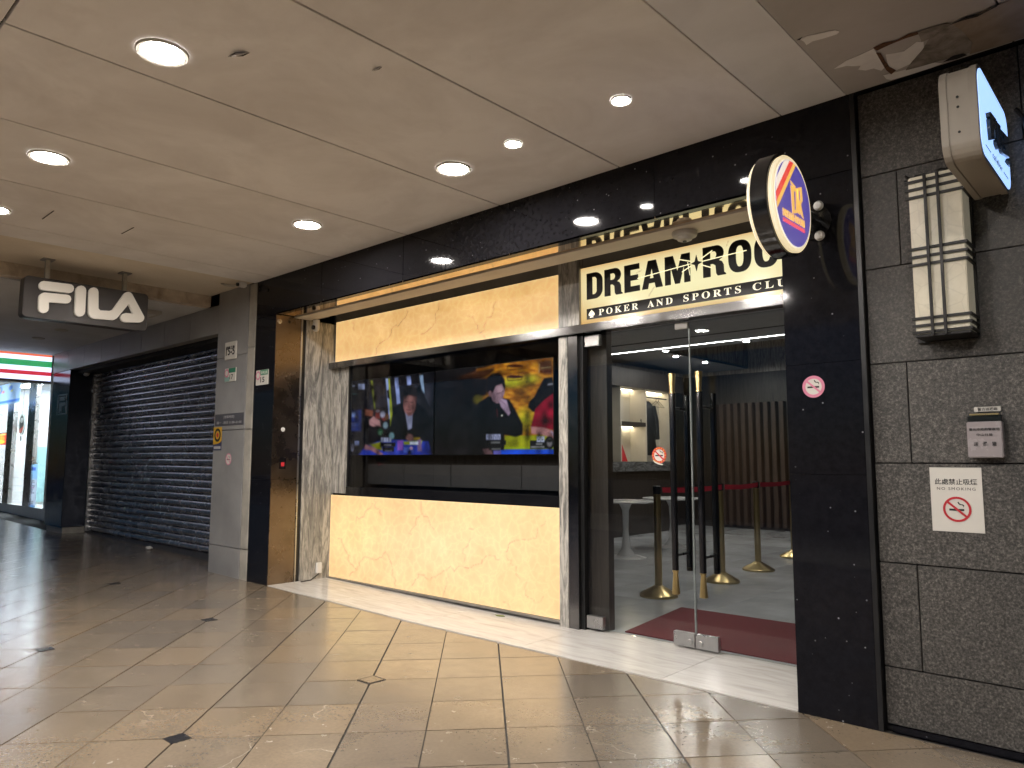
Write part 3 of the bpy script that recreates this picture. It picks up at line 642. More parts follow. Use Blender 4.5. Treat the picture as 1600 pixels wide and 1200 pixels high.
# ================================================================== ILLUMINATED SIGN OVER THE DOOR
sign = thing('illuminated_sign', 'glowing cream DREAM ROOM sign over the glass doors', 'sign', (-2.45, .69, 2.28))
cv = Canvas(grid_front(-3.415, XR-.003, 2.28, 2.717, .6795, 220, 56), crop(860, 220, .275))
cv.c[:] = sl(240, 196, 120)
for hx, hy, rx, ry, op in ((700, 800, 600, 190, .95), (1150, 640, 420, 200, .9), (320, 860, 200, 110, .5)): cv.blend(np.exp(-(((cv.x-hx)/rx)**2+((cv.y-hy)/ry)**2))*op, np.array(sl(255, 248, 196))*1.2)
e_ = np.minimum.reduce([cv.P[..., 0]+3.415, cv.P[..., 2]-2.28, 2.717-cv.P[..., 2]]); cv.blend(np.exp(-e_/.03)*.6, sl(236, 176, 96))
for v in ([(560, 880), (590, 830)], [(490, 750), (520, 735)], [(1000, 600), (1010, 570)], [(340, 810), (360, 780)]): cv.line(v, 3, sl(180, 120, 60), .5)
MT['sign_face'] = painted('backlit_sign_face', .8, .15, True, False)
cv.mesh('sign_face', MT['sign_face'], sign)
MB().box((-3.415, .6815, 2.28), (XR-.003, .70, 2.717)).build('sign_box', 'bronze', sign)
def arc(cx, cy, rx, ry, a0, a1, n=9): return [(cx+rx*math.cos(R(a0+(a1-a0)*k/(n-1))), cy+ry*math.sin(R(a0+(a1-a0)*k/(n-1)))) for k in range(n)]
def sup(cx, cy, rx, ry, n=36, p=2.6):
    o = []
    for k in range(n):
        c, s = math.cos(2*math.pi*k/n), math.sin(2*math.pi*k/n); o.append((cx+rx*math.copysign(abs(c)**(2/p), c), cy+ry*math.copysign(abs(s)**(2/p), s)))
    return o
GL = {'D': (.76, [[(0, 0)]+arc(.40, .34, .36, .34, -90, 0)+arc(.40, .66, .36, .34, 0, 90)+[(0, 1)], [(.27, .17)]+arc(.35, .30, .14, .13, -90, 0)+arc(.35, .70, .14, .13, 0, 90)+[(.27, .83)]]),
      'R': (.82, [[(0, 0), (.27, 0), (.27, .41), (.36, .41), (.46, .34), (.48, .08), (.53, 0), (.82, 0), (.82, .045), (.76, .09), (.75, .33), (.69, .45), (.58, .5), (.70, .57)]+arc(.50, .74, .26, .26, -15, 90, 8)+[(0, 1)], [(.27, .58), (.40, .58)]+arc(.40, .70, .10, .12, -90, 90, 8)+[(.27, .82)]]),
      'E': (.68, [[(0, 0), (.68, 0), (.68, .2), (.27, .2), (.27, .41), (.61, .41), (.61, .6), (.27, .6), (.27, .8), (.67, .8), (.67, 1), (0, 1)]]),
      'A': (.88, [[(0, 0), (.25, 0), (.295, .19), (.545, .19), (.59, 0), (.88, 0), (.61, 1), (.27, 1)], [(.335, .36), (.505, .36), (.42, .74)]]),
      'M': (1.02, [[(0, 0), (.23, 0), (.23, .64), (.41, 0), (.60, 0), (.78, .64), (.78, 0), (1.02, 0), (1.02, 1), (.68, 1), (.51, .42), (.34, 1), (0, 1)]]),
      'O': (.80, [sup(.4, .5, .4, .515), sup(.4, .5, .135, .335)])}
MT['sign_black'] = simple('black_vinyl', (.012, .011, .01), .5)
def letters(word, x, x_end, z0, h):
    tot = sum(GL[c][0] for c in word)+.10*(len(word)-1); s = (x_end-x)/tot
    for c in word:
        wd, loops = GL[c]
        outline('letter', [[(p[0]*s, p[1]*h) for p in lp] for lp in loops], 'sign_black', sign, front(x, z0, .674), .006); x += (wd+.10)*s
letters('DREAM', -3.318, -2.44, 2.464, .202); letters('ROOM', -2.343, -1.60, 2.47, .207)
outline('diamond_mark', [[(-.042, 0), (-.012, .012), (0, .056), (.012, .012), (.042, 0), (.012, -.012), (0, -.056), (-.012, -.012)]], 'sign_black', sign, front(-2.392, 2.583, .674), .006)
MT['ray'] = emit('cream_backlit_line', sl(255, 244, 190), 1.05)
for a, b, c, d, wd in ((-2.86, 2.553, -2.44, 2.583, .006), (-2.345, 2.585, -2.03, 2.600, .006), (-2.52, 2.63, -2.435, 2.602, .007), (-2.50, 2.538, -2.435, 2.566, .007), (-2.352, 2.606, -2.27, 2.645, .007), (-2.352, 2.562, -2.28, 2.53, .007), (-2.455, 2.60, -2.44, 2.505, .004)):
    outline('light_ray', [bar(a, c and b, c, d, wd)], 'ray', sign, front(0, 0, .6685), .002)
outline('black_strip', [[(-3.32, 2.310), (-1.60, 2.310), (-1.60, 2.392), (-3.32, 2.392)]], 'sign_black', sign, front(0, 0, .674), .004)
MT['strip_text'] = emit('cream_strip_lettering', sl(245, 236, 200), .9)
def serif(s): return ''.join(chr(0x1D400+ord(c)-65) if c.isalpha() else c for c in s)
for word, pa, pb_ in (('POKER', 275, 497), ('AND', 552, 692), ('SPORTS', 757, 1082), ('CLUB', 1153, 1400)):
    xa = WX(860+pa*.275, 480, .6705)[0]; xb = WX(860+pb_*.275, 450, .6705)[0]
    if word == 'CLUB': xb = xa+.30
    text('strip_lettering', serif(word), 'strip_text', sign, 'front', (xa, 2.328), .6705, .048, xb-xa, spacing=1.45)
text('spade_mark', '\u2660', 'strip_text', sign, 'front', (-3.30, 2.322), .6705, .058, .055)

# ================================================================== SCREENS BEHIND THE WINDOW
c4 = crop(500, 420, 400/1412); k5 = 400/1412
def s1(x, y): return ((540+x*.15-500)/k5, (540+y*.15-420)/k5)      # left close-up survey -> window survey
def s2(x, y): return ((700+x*.15-500)/k5, (540+y*.15-420)/k5)
def P1(*a): return [s1(*p) for p in a]
def P2(*a): return [s2(*p) for p in a]
MT['screen'] = painted('lit_screen_picture', 1.0, .2)
def screen(x0, x1, label):
    t = thing('television', label, 'television', ((x0+x1)/2, .95, 1.29))
    MB().box((x0, .952, 1.288), (x1, 1.0, 2.112)).build('case', 'black', t, .004)
    MB().box((x0+.3, 1.0, 1.6), (x1-.3, 1.088, 1.85)).build('wall_bracket', 'black', t)
    return t, Canvas(grid_front(x0+.008, x1-.008, 1.298, 2.104, .9505, 230, 130), c4)
tv, c = screen(-6.86, -5.372, 'wall television showing a seated man in a dark jacket and pale light columns')
c.c[:] = (.006, .006, .009)
c.poly(P1((250, 420), (900, 400), (900, 720), (250, 720)), sl(44, 42, 50), 30)
for pts, cl in ((P1((262, 365), (282, 365), (312, 660), (300, 665)), sl(120, 130, 30)), (P1((418, 345), (440, 345), (482, 760), (452, 765)), sl(150, 165, 215)), (P1((444, 345), (458, 345), (492, 720), (480, 800), (465, 840)), sl(150, 160, 40)), (P1((510, 337), (548, 335), (570, 600), (535, 610)), sl(150, 165, 220)), (P1((636, 322), (678, 320), (684, 420), (642, 420)), sl(150, 165, 220)), (P1((768, 310), (805, 308), (822, 500), (800, 500)), sl(150, 175, 205))): c.poly(pts, cl, 5)
c.poly(P1((430, 470), (450, 455), (462, 560), (436, 545)), sl(20, 20, 22), 5)
c.poly(P1((700, 440), (770, 430), (830, 520), (890, 640), (880, 760), (700, 760)), sl(30, 29, 34), 8)
c.line(P1((715, 432), (775, 432), (830, 520), (885, 640)), 4, sl(60, 62, 72), .7)
c.poly(P1((500, 650), (600, 590), (720, 580), (850, 680), (890, 800), (880, 980), (640, 1000), (480, 980), (470, 800)), sl(13, 14, 20), 8)
c.poly(P1((620, 690), (700, 700), (690, 860), (650, 880)), sl(110, 112, 135), 6)
c.oval(*s1(665, 620), 62/1.887, 105/1.887, sl(150, 100, 95), .22); c.poly(P1((600, 500), (640, 500), (620, 640), (605, 620)), sl(110, 70, 66), 6, .5)
c.poly(P1((598, 470), (625, 415), (690, 405), (745, 450), (742, 560), (725, 590), (718, 530), (640, 518), (608, 560)), sl(30, 25, 26), 6)
c.poly(P1((690, 520), (735, 540), (722, 660), (690, 710)), sl(112, 70, 66), 14, .6); c.oval(*s1(650, 545), 20, 14, sl(176, 124, 116), 1., .6); c.poly(P1((630, 690), (700, 690), (690, 730), (650, 735)), sl(100, 62, 58), 8, .8)
for q in ((640, 582), (688, 588)): c.line(P1((q[0]-16, q[1]), (q[0]+14, q[1]+4)), 3, sl(60, 35, 34), .8)
c.line(P1((660, 600), (655, 645), (668, 648)), 3, sl(120, 72, 68), .7); c.line(P1((635, 668), (672, 672)), 4, sl(100, 50, 52), .8)
c.rect(*s1(10, 670), *s1(165, 890), sl(14, 34, 92), 8); c.oval(*s1(82, 715), 14, 16, sl(110, 130, 180), .4, .5); c.line(P1((35, 815), (145, 815)), 2.4, sl(90, 110, 170), .6); c.line(P1((50, 830), (130, 830)), 2.4, sl(90, 110, 170), .6)
c.rect(*s1(132, 400), *s1(198, 455), sl(150, 160, 195), 6); c.line(P1((30, 420), (90, 420)), 5, sl(120, 130, 150), .7); c.line(P1((10, 500), (120, 505)), 4, sl(50, 90, 90), .8)
c.poly(P1((195, 660), (290, 680), (280, 740), (205, 730)), sl(120, 70, 55), 10); c.poly(P1((170, 720), (350, 760), (360, 980), (190, 1020)), sl(10, 11, 18), 10)
c.poly(P1((245, 780), (290, 735), (355, 780), (368, 845), (330, 830), (290, 845), (250, 825)), sl(150, 110, 110), 8)
for k in range(4): c.line(P1((252+k*18, 780+k*12), (270+k*20, 815+k*8)), 2.4, sl(95, 66, 70), .7)
c.rect(*s1(312, 668), *s1(358, 760), sl(120, 52, 48), 8); c.oval(*s1(335, 682), 12, 7, sl(150, 140, 150), .4)
for px_, py_, cl in ((400, 750, (110, 50, 45)), (430, 740, (90, 60, 40)), (385, 715, (150, 150, 170)), (415, 830, (110, 130, 140)), (360, 900, (40, 90, 60)), (480, 940, (120, 160, 170))): c.oval(*s1(px_, py_), 14, 18, sl(*cl), .6, .9)
c.poly(P1((190, 1060), (330, 1000), (480, 980), (860, 1000), (900, 1150), (120, 1160)), sl(36, 52, 150), 8)
c.poly(P1((250, 1030), (370, 1000), (380, 1090), (310, 1080)), sl(120, 120, 20), 8); c.poly(P1((600, 1000), (800, 990), (790, 1030), (610, 1034)), sl(120, 130, 30), 6); c.poly(P1((705, 955), (775, 955), (775, 985), (705, 985)), sl(110, 90, 20), 6)
c.poly(P1((200, 1030), (300, 1060), (390, 1130), (370, 1150), (260, 1090), (190, 1080)), sl(140, 95, 100), 8); c.poly(P1((630, 910), (700, 930), (705, 985), (660, 1000), (630, 970)), sl(110, 75, 72), 8); c.poly(P1((745, 990), (785, 975), (795, 1100), (750, 1100)), sl(110, 85, 120), 8)
c.rect(*s1(540, 990), *s1(598, 1090), sl(120, 70, 160), 8); c.rect(*s1(605, 1060), *s1(705, 1115), sl(70, 90, 180), 6); c.oval(*s1(683, 1070), 9, 9, sl(190, 150, 190), .4); c.rect(*s1(670, 1003), *s1(755, 1030), sl(200, 205, 225), 8)
c.rect(*s1(362, 1010), *s1(520, 1055), (.006, .006, .008), 4); c.rect(*s1(385, 1055), *s1(505, 1105), (.006, .006, .008), 4)
for k in range(4): c.rect(*s1(368+k*28, 958), *s1(391+k*28, 1003), sl(150, 155, 180), 5)
for k in range(6): c.rect(*s1(402+k*13, 1030), *s1(411+k*13, 1042), sl(120, 120, 130), 3, .8); c.rect(*s1(410+k*13, 1090), *s1(418+k*13, 1100), sl(110, 110, 120), 3, .8)
for k in range(2): c.rect(*s1(95+k*24, 995), *s1(116+k*24, 1040), sl(120, 130, 170), 6)
c.oval(*s1(70, 1060), 10, 22, sl(90, 90, 105), .4)
c.finish(1); c.mesh('screen_picture', MT['screen'], tv)
tv, c = screen(-5.362, -3.872, 'wall television showing a dark-haired man in black before golden patterned wallpaper')
c.c[:] = (.006, .005, .006)
c.poly(P2((300, 250), (500, 200), (1100, 120), (1180, 960), (560, 960), (330, 560)), sl(176, 108, 24), 12)
r_ = np.random.default_rng(5); N = np.zeros(c.x.shape)
for k in range(26):
    a, ph, fr = r_.uniform(0, 3.14), r_.uniform(0, 6.28), r_.uniform(.04, .16); N += np.sin((c.x*math.cos(a)+c.y*math.sin(a)*2.2)*fr+ph)
N /= 26**.5; inside = (c.c[..., 0] > .2)
c.blend(np.clip(N*.5, 0, .5)*inside, sl(110, 58, 10)); c.blend(np.clip(-N*.45, 0, .45)*inside, sl(220, 160, 44))
for q, rx, ry in ((s2(700, 380), 60, 26), (s2(860, 350), 45, 22), (s2(800, 770), 45, 55), (s2(640, 390), 40, 18)): c.oval(*q, rx, ry, sl(176, 176, 30), 1.2, .75)
c.poly(P2((100, 330), (300, 260), (480, 225), (490, 260), (400, 330), (250, 380), (130, 420)), sl(70, 36, 14), 16); c.poly(P2((30, 330), (430, 330), (420, 520), (200, 620), (30, 640)), sl(16, 9, 8), 30)
c.oval(*s2(315, 560), 26, 24, sl(95, 85, 20), .8)
for q in ((695, 212), (695, 325)): c.oval(*s2(*q), 44, 9, sl(62, 22, 10), .3); c.line(P2((q[0]-80, q[1]), (q[0]-70, q[1]+40), (q[0]+70, q[1]+30), (q[0]+80, q[1]-5)), 4, sl(62, 22, 10), .8)
for xx in (655, 738): c.line(P2((xx, 215), (xx-2, 320)), 2, sl(60, 25, 10), .8)
c.poly(P2((940, 165), (1080, 140), (1090, 300), (950, 290)), sl(84, 40, 14), 14, .8); c.line(P2((975, 235), (1065, 225)), 5, sl(170, 150, 110), .7); c.line(P2((955, 190), (945, 280)), 4, sl(170, 150, 110), .6); c.line(P2((1010, 150), (1012, 290)), 3, sl(50, 20, 8), .8)
c.poly(P2((590, 940), (1160, 930), (1160, 1060), (580, 1060)), sl(150, 152, 22), 6); c.poly(P2((540, 1085), (1170, 1080), (1170, 1160), (540, 1160)), sl(26, 76, 205), 5); c.line(P2((580, 1068), (1160, 1066)), 8, sl(150, 170, 30), 1)
c.poly(P2((1000, 335), (1090, 325), (1140, 600), (1000, 720), (880, 690), (830, 640), (850, 580), (900, 530), (950, 430)), sl(13, 11, 13), 7); c.line(P2((1045, 405), (1092, 398)), 5, sl(150, 150, 160), .8)
c.poly(P2((1095, 500), (1000, 570), (910, 660), (860, 850), (1000, 865), (1170, 890), (1180, 600)), sl(126, 12, 34), 7)
c.poly(P2((865, 845), (1000, 855), (1110, 900), (1150, 1000), (1130, 1060), (1085, 960), (980, 930), (870, 915)), sl(190, 130, 128), 7); c.line(P2((1080, 900), (1150, 990)), 9, sl(170, 165, 205), .6)
c.poly(P2((430, 520), (560, 540), (640, 560), (700, 660), (780, 820), (780, 930), (700, 955), (590, 930), (590, 1060), (420, 1130), (200, 1130), (220, 900), (270, 680), (320, 590)), sl(10, 10, 13), 8)
c.poly(P2((450, 400), (560, 385), (590, 440), (585, 500), (560, 560), (520, 600), (470, 575), (440, 500)), sl(150, 116, 126), 6); c.poly(P2((455, 500), (580, 440), (590, 480), (570, 540), (545, 590), (505, 600), (465, 570)), sl(150, 118, 128), 6); c.poly(P2((500, 470), (580, 430), (585, 465), (520, 500)), sl(165, 130, 138), 6)
c.poly(P2((395, 470), (410, 330), (470, 285), (540, 285), (590, 350), (600, 430), (585, 460), (560, 400), (500, 420), (470, 490), (440, 520), (420, 500)), sl(17, 13, 15), 7)
c.poly(P2((445, 480), (480, 500), (500, 590), (465, 570)), sl(98, 70, 78), 14, .7); c.oval(*s2(540, 450), 18, 14, sl(176, 144, 150), 1., .6)
c.line(P2((508, 500), (545, 492)), 3, sl(45, 28, 32), .8); c.line(P2((562, 482), (578, 474)), 3, sl(45, 28, 32), .8); c.line(P2((558, 495), (572, 530), (556, 540)), 3, sl(110, 78, 88), .8); c.oval(*s2(438, 500), 8, 16, sl(120, 86, 90), .4)
c.poly(P2((530, 580), (560, 552), (610, 570), (625, 620), (650, 700), (630, 730), (590, 680), (555, 640)), sl(165, 138, 160), 6)
for k in range(3): c.line(P2((548+k*16, 574+k*10), (572+k*14, 592+k*14)), 2.2, sl(105, 80, 98), .8)
c.line(P2((508, 660), (516, 740)), 2.4, sl(90, 40, 42), .7); c.oval(*s2(562, 728), 4, 4, sl(230, 225, 210), .5)
c.poly(P2((360, 1080), (440, 1070), (470, 1140), (390, 1145)), sl(100, 72, 74), 8); c.rect(*s2(475, 1095), *s2(550, 1140), sl(90, 85, 160), 8)
c.rect(*s2(425, 985), *s2(605, 1035), (.006, .006, .007), 4); c.rect(*s2(425, 1035), *s2(585, 1090), (.006, .006, .007), 4)
for k in range(4): c.rect(*s2(400+k*38, 925), *s2(432+k*38, 978), sl(165, 168, 200), 5); c.line(P2((412+k*38, 938), (420+k*38, 968)), 3, sl(30, 30, 45), .9)
for k in range(8): c.rect(*s2(448+k*12, 1000), *s2(456+k*12, 1018), sl(120, 120, 120), 3, .8); c.rect(*s2(456+k*12, 1072), *s2(464+k*12, 1086), sl(120, 120, 120), 3, .8)
c.rect(*s2(852, 985), *s2(1040, 1075), (.006, .006, .007), 4); c.oval(*s2(1058, 1012), 28, 36, (.006, .006, .007), .15); c.oval(*s2(1058, 1012), 14, 22, sl(110, 105, 108), .5); c.oval(*s2(1058, 992), 15, 9, sl(20, 18, 18), .4)
for k in range(2): c.rect(*s2(928+k*40, 946), *s2(962+k*40, 1002), sl(190, 195, 220), 5); c.oval(*s2(945+k*40, 980), 4, 5, sl(25, 25, 35), .5)
for k in range(6): c.rect(*s2(918+k*11, 1018), *s2(926+k*11, 1034), sl(140, 140, 140), 3, .9)
for k in range(11): c.rect(*s2(862+k*13, 1050), *s2(871+k*13, 1063), sl(150, 150, 150), 3, .9)
c.finish(2); c.mesh('screen_picture', MT['screen'], tv)
# display recess behind the window
rec = thing('display_recess', 'dark recess lined with low grey drawer fronts behind the window glass', 'recess', (-5.1, 1.0, .9))
MB().box((-6.9, 1.09, .88), (-3.45, 1.12, 2.8)).build('back_panel', 'wood_dark', rec); MB().box((-6.9, .742, 2.30), (-3.45, 1.09, 2.33)).build('top_panel', 'black', rec); MB().box((-6.9, .742, .86), (-3.45, 1.09, .884)).build('shelf', 'black_gloss', rec)
MB().box((-6.95, .742, .86), (-6.90, 1.12, 2.33)).build('side_panel', 'wood_dark', rec); MB().box((-3.50, .742, .86), (-3.45, 1.12, 2.33)).build('side_panel', 'wood_dark', rec)
for a, b in ((-6.5, -5.9), (-5.895, -5.2), (-5.195, -4.3), (-4.295, -3.52)): MB().box((a, 1.02, .99), (b, 1.089, 1.20)).build('drawer_front', simple('grey_brown_laminate', (.085, .078, .07), .4), rec, .003)

# ================================================================== CLUB INTERIOR
XI0, XI1, YB = -7.37, -1.52, 9.3
MB().box((-7.5, .801, -.03), (XI1+.5, YB+.1, -.006)).build('interior_subfloor', 'grout'); struct(bpy.data.objects['interior_subfloor'])
isub = bpy.data.objects['interior_subfloor']; me0 = None
for i in range(10):
    for j in range(8):
        x, y = -7.37+i*.62, .805+j*1.2
        if x > -.9 or y > 9: continue
        if me0 is None: o = MB().box((x+.001, y+.001, -.006), (x+.619, y+1.199, .004)).build('floor_tile', 'int_floor', isub, .0, origin=(x, y, 0)); me0 = o
        else: o = share('floor_tile', me0, isub, (x, y, 0))
for nm, m_, a, b in (('interior_wall', 'wood_dark', (XI0-.1, 1.13, 0), (XI0, YB, 3.6)), ('interior_wall', 'wood_dark', (XI0-.1, YB, 0), (XI1+.6, YB+.1, 3.6)), ('interior_wall', 'int_wall', (XI1+.3, .75, 0), (XI1+.4, YB, 3.6))):
    o = MB().box(a, b).build(nm, m_); struct(o)
ic = struct(MB().box((XI0-.1, .76, 3.45), (XI1+.4, YB+.1, 3.5)).build('interior_ceiling', 'int_ceiling'))
for a, b in (((XI0, .76, 2.95), (XI1+.3, 6.35, 2.99)), ((XI0, 6.35, 2.95), (-6.02, YB, 2.99))): MB().box(a, b).build('lowered_ceiling', 'int_ceiling', ic)
MB().box((-6.05, 6.35, 2.951), (-6.02, YB, 3.45)).build('coffer_facing', 'marble_dark', ic); MB().box((-6.02, 6.32, 2.951), (XI1+.3, 6.35, 3.45)).build('coffer_facing', 'marble_dark', ic)
MB().box((-6.0, YB-.03, 2.87), (XI1+.3, YB-.001, 3.449)).build('marble_frieze', 'marble_dark', ic); MB().box((XI0+.001, 2.0, 2.80), (XI0+.02, YB, 2.949)).build('marble_frieze', 'marble_dark', ic); MB().box((XI0+.02, YB-.03, 2.87), (-6.0, YB-.001, 2.949)).build('marble_frieze', 'marble_dark', ic)
MB().box((XI0, 5.985, 2.944), (XI1+.3, 6.01, 2.9495)).build('light_strip', 'led', ic); MB().box((XI0, 5.3, 2.946), (XI1+.3, 5.36, 2.9495)).build('air_slot', 'dark_gap', ic)
for x, y in ((-5.95, 6.25), (-6.15, 6.9), (-6.15, 7.9), (-4.6, 6.2), (-3.0, 3.6), (-4.6, 3.6), (-3.0, 2.0)):  # last three are unseen, added to brighten the room
    MT.setdefault('lamp_int', emit('interior_downlight', (1, .95, .88), 760))
    t = thing('interior_downlight', 'one of the small lit downlights in the lowered club ceiling, some of them added', 'downlight', (x, y, 2.95), 'interior downlights')
    MB().lathe([(.05, -.004), (.052, -.002), (.052, -.0005)], 'z', (x, y, 2.95), 24).build('trim_ring', 'white', t); MB().lathe([(.04, -.0062), (.04, -.0045)], 'z', (x, y, 2.95), 24).build('diffuser', 'lamp_int', t)
# slatted back wall
sw = thing('slatted_wall', 'brown vertical wood slat wall at the back of the club', 'wall', (-5, YB, 0))
s0 = None
for k in range(36):
    x = -6.75+k*.145
    if s0 is None: s0 = MB().prism([(x, YB-.001, .05), (x+.03, YB-.075, .05), (x+.10, YB-.075, .05), (x+.13, YB-.001, .05)], (0, 0, 2.26)).build('slat', 'wood_slat', sw, .004, origin=(x, YB, 0))
    else: share('slat', s0, sw, (x, YB, 0))
# wood wall end beside the door
box('wall_end_panel', 'wood_dark', (-3.44, .79, .0), (-3.225, .86, 2.95), shop, .002)
# counter, niche cabinet, contents
ct = thing('reception_counter', 'grey stone counter with dark wood front along the side wall inside', 'counter', (-7.0, 5, 0))
MB().box((XI0, 3.0, 1.06), (-6.86, 8.0, 1.22)).build('worktop', 'counter', ct, .004); MB().box((XI0, 3.02, .004), (-6.92, 7.98, 1.059)).build('front_panel', 'wood_dark', ct, .003)
cb = thing('coat_cabinet', 'lit pale niche cabinet with hanging rail above the stone counter', 'cabinet', (XI0, 6.5, 1.22))
MB().box((XI0+.001, 3.0, 1.221), (XI0+.02, 8.6, 2.49)).build('back_panel', 'niche', cb); MB().box((XI0+.001, 3.0, 2.49), (-6.98, 8.6, 2.80)).build('upper_cabinet', 'wood_dark', cb, .003)
YN = lambda px: SX(px, 690, -7.2)[0]
for y in (YN(956), YN(996), YN(1042)): MB().box((XI0+.02, y, 1.222), (-7.02, y+.035, 2.488)).build('divider', 'niche', cb, .002)
MB().box((XI0+.02, YN(956)+.04, 1.83), (-7.02, YN(996), 1.90)).build('shelf', 'wood_dark', cb, .002)
for y0, y1, z in ((YN(956)+.05, YN(996)-.01, 2.485), (YN(996)+.05, YN(1042)-.02, 2.485), (YN(956)+.05, YN(996)-.01, 1.828)): MB().box((XI0+.05, y0, z-.008), (XI0+.08, y1, z)).build('light_strip', 'niche_led', cb)
MB().tube([(-7.2, YN(996)+.02, 2.38), (-7.2, YN(1042), 2.38)], .014).build('rail', 'black', cb)
jk = thing('hanging_jacket', 'long black padded jacket hanging from the niche rail', 'jacket', (-7.15, 7.3, 1.3))
prof = [(2.30, .05, .03), (2.26, .13, .07), (2.18, .20, .10), (2.0, .21, .12), (1.8, .22, .13), (1.6, .23, .13), (1.42, .24, .14), (1.34, .23, .13)]
YJ = YN(1009); b = MB(); rings = []
for z, ry, rx in prof: rings.append([b.bm.verts.new((-7.18+rx*math.cos(a)*(1+.12*math.sin(3*a+z*9)), YJ+ry*math.sin(a)*(1+.06*math.sin(5*a+z*14)), z+.012*math.sin(4*a))) for a in [2*math.pi*k/20 for k in range(20)]])
for p, q in zip(rings, rings[1:]):
    for k in range(20): b.bm.faces.new((p[k], p[(k+1) % 20], q[(k+1) % 20], q[k]))
b.bm.faces.new(rings[0]); b.bm.faces.new(rings[-1][::-1]); b.build('coat_body', 'jacket', jk, smooth=True)
for s in (-1, 1): MB().tube([(-7.15, YJ+s*.17, 2.22), (-7.12, YJ+s*.22, 1.95), (-7.10, YJ+s*.21, 1.62)], .055, 10).build('sleeve', 'jacket', jk, smooth=True)
MB().tube([(-7.2, YJ, 2.29), (-7.2, YJ, 2.36), (-7.2, YJ+.02, 2.39), (-7.2, YJ, 2.395)], .006).build('hanger_hook', 'black', jk)
for y in (YN(1026), YN(1030)):
    t = thing('coat_hanger', 'empty black wire coat hanger on the niche rail beside the jacket', 'hanger', (-7.2, y, 2.38), 'empty hangers')
    MB().tube([(-7.2, y, 2.395), (-7.2, y+.02, 2.385), (-7.2, y, 2.33), (-7.2, y-.2, 2.22), (-7.2, y+.2, 2.22), (-7.2, y, 2.33)], .005, 6).build('wire', 'black', t)
tag(MB().prism([(-7.2, YN(970), 1.224), (-7.2, YN(980), 1.224), (-7.27, YN(980)-.1, 1.58), (-7.27, YN(970)-.1, 1.58)], (.006, 0, 0)).build('red_card', 'red_print'), 'red card propped upright inside the lit lower niche', 'card')
def tulip(x, y, z, label):
    t = thing('tulip_table', label, 'table', (x, y, .004))
    MB().lathe([(.36, z-.02), (.42, z-.008), (.42, z), (.41, z+.002)], 'z', (x, y, .004), 48).build('table_top', 'table', t, smooth=True)
    MB().lathe([(.26, 0), (.26, .008), (.12, .03), (.055, .12), (.035, .35), (.045, z-.12), (.09, z-.021)], 'z', (x, y, .004), 40).build('pedestal', 'table', t, smooth=True)
tulip(-5.45, 4.33, .72, 'white tulip table with tall pedestal beside the first brass post'); tulip(-5.6, 5.75, .70, 'white tulip table standing further inside the club behind another')
st = [(-3.70, 2.25), (-3.65, 3.40), (-3.72, 4.42), (-3.86, 5.80)]
for k, (x, y) in enumerate(st):
    t = thing('stanchion', ('first', 'second', 'third', 'fourth')[k]+' brass barrier post counted inward from the red carpet', 'barrier post', (x, y, .004), 'brass barrier posts')
    MB().lathe([(.175, 0), (.175, .018), (.168, .026), (.06, .085), (.04, .10)], 'z', (x, y, .004), 48).build('base', 'brass', t, smooth=True)
    MB().lathe([(.034, .099), (.034, .93)], 'z', (x, y, .004), 24).build('pole', 'brass', t, smooth=True)
    MB().lathe([(.036, .9305), (.037, .935), (.037, 1.0), (.033, 1.005)], 'z', (x, y, .004), 24).build('belt_head', 'black', t, smooth=True)
    if k < 3:
        x2, y2 = st[k+1]; b = MB(); n_ = 12; L = []
        for i in range(n_+1):
            f = i/n_; L.append((x+(x2-x)*f+.038, y+.036+(y2-y-.072)*f, .972-.012*math.sin(math.pi*f)))
        for p, q in zip(L, L[1:]): b.prism([(p[0], p[1], p[2]-.025), (q[0], q[1], q[2]-.025), (q[0], q[1], q[2]+.025), (p[0], p[1], p[2]+.025)], (.002, 0, 0))
        b.build('belt', 'red_belt', t)
tag(MB().prism([(-3.12, .83, .0042), (-1.54, .83, .0042), (-1.54, 1.95, .0042), (-3.27, 1.90, .0042)], (0, 0, .009)).build('entrance_carpet', 'carpet', None, .003), 'dark red carpet laid just inside the glass doors', 'carpet')

# ================================================================== SMALL FIXTURES ON THE CLUB FRONT
t = thing('smoke_detector', 'round cream smoke detector on the soffit above the glowing club sign', 'smoke detector', (-2.28, .32, 2.692))
MB().lathe([(.03, -.058), (.045, -.052), (.052, -.036), (.074, -.03), (.08, -.012), (.078, -.0005)], 'z', (-2.28, .32, 2.692), 32).build('housing', 'offwhite', t, smooth=True)
MB().lathe([(.012, -.064), (.014, -.0585)], 'z', (-2.28, .32, 2.692), 16).build('sensor_cap', 'black', t)
t = thing('security_camera', 'cream turret camera under the soffit against the marble reveal', 'security camera', (-6.55, .45, 2.69))
MB().lathe([(.034, 0), (.034, -.09), (.030, -.11), (.015, -.122)], 'z', (-6.60, .40, 2.6915), 24).build('housing', 'white', t, smooth=True)
MB().lathe([(.024, -.036), (.024, -.02)], 'y', (-6.585, .385, 2.605), 20).build('lens', 'black_gloss', t)
t = thing('security_camera', 'small white camera with cable on the ceiling above the grey pilaster', 'security camera', (-7.2, -.12, ZC))
MB().box((-7.24, -.16, ZC-.055), (-7.17, -.08, ZC-.001)).build('housing', 'white', t, .008); MB().lathe([(.018, -.02), (.018, 0)], 'y', (-7.20, -.161, ZC-.035), 16).build('lens', 'black', t)
MB().tube([(-7.24, -.12, ZC-.02), (-7.33, -.16, ZC-.028), (-7.42, -.2, ZC-.012), (-7.46, -.22, ZC+.01)], .012).build('cable', 'offwhite', t)
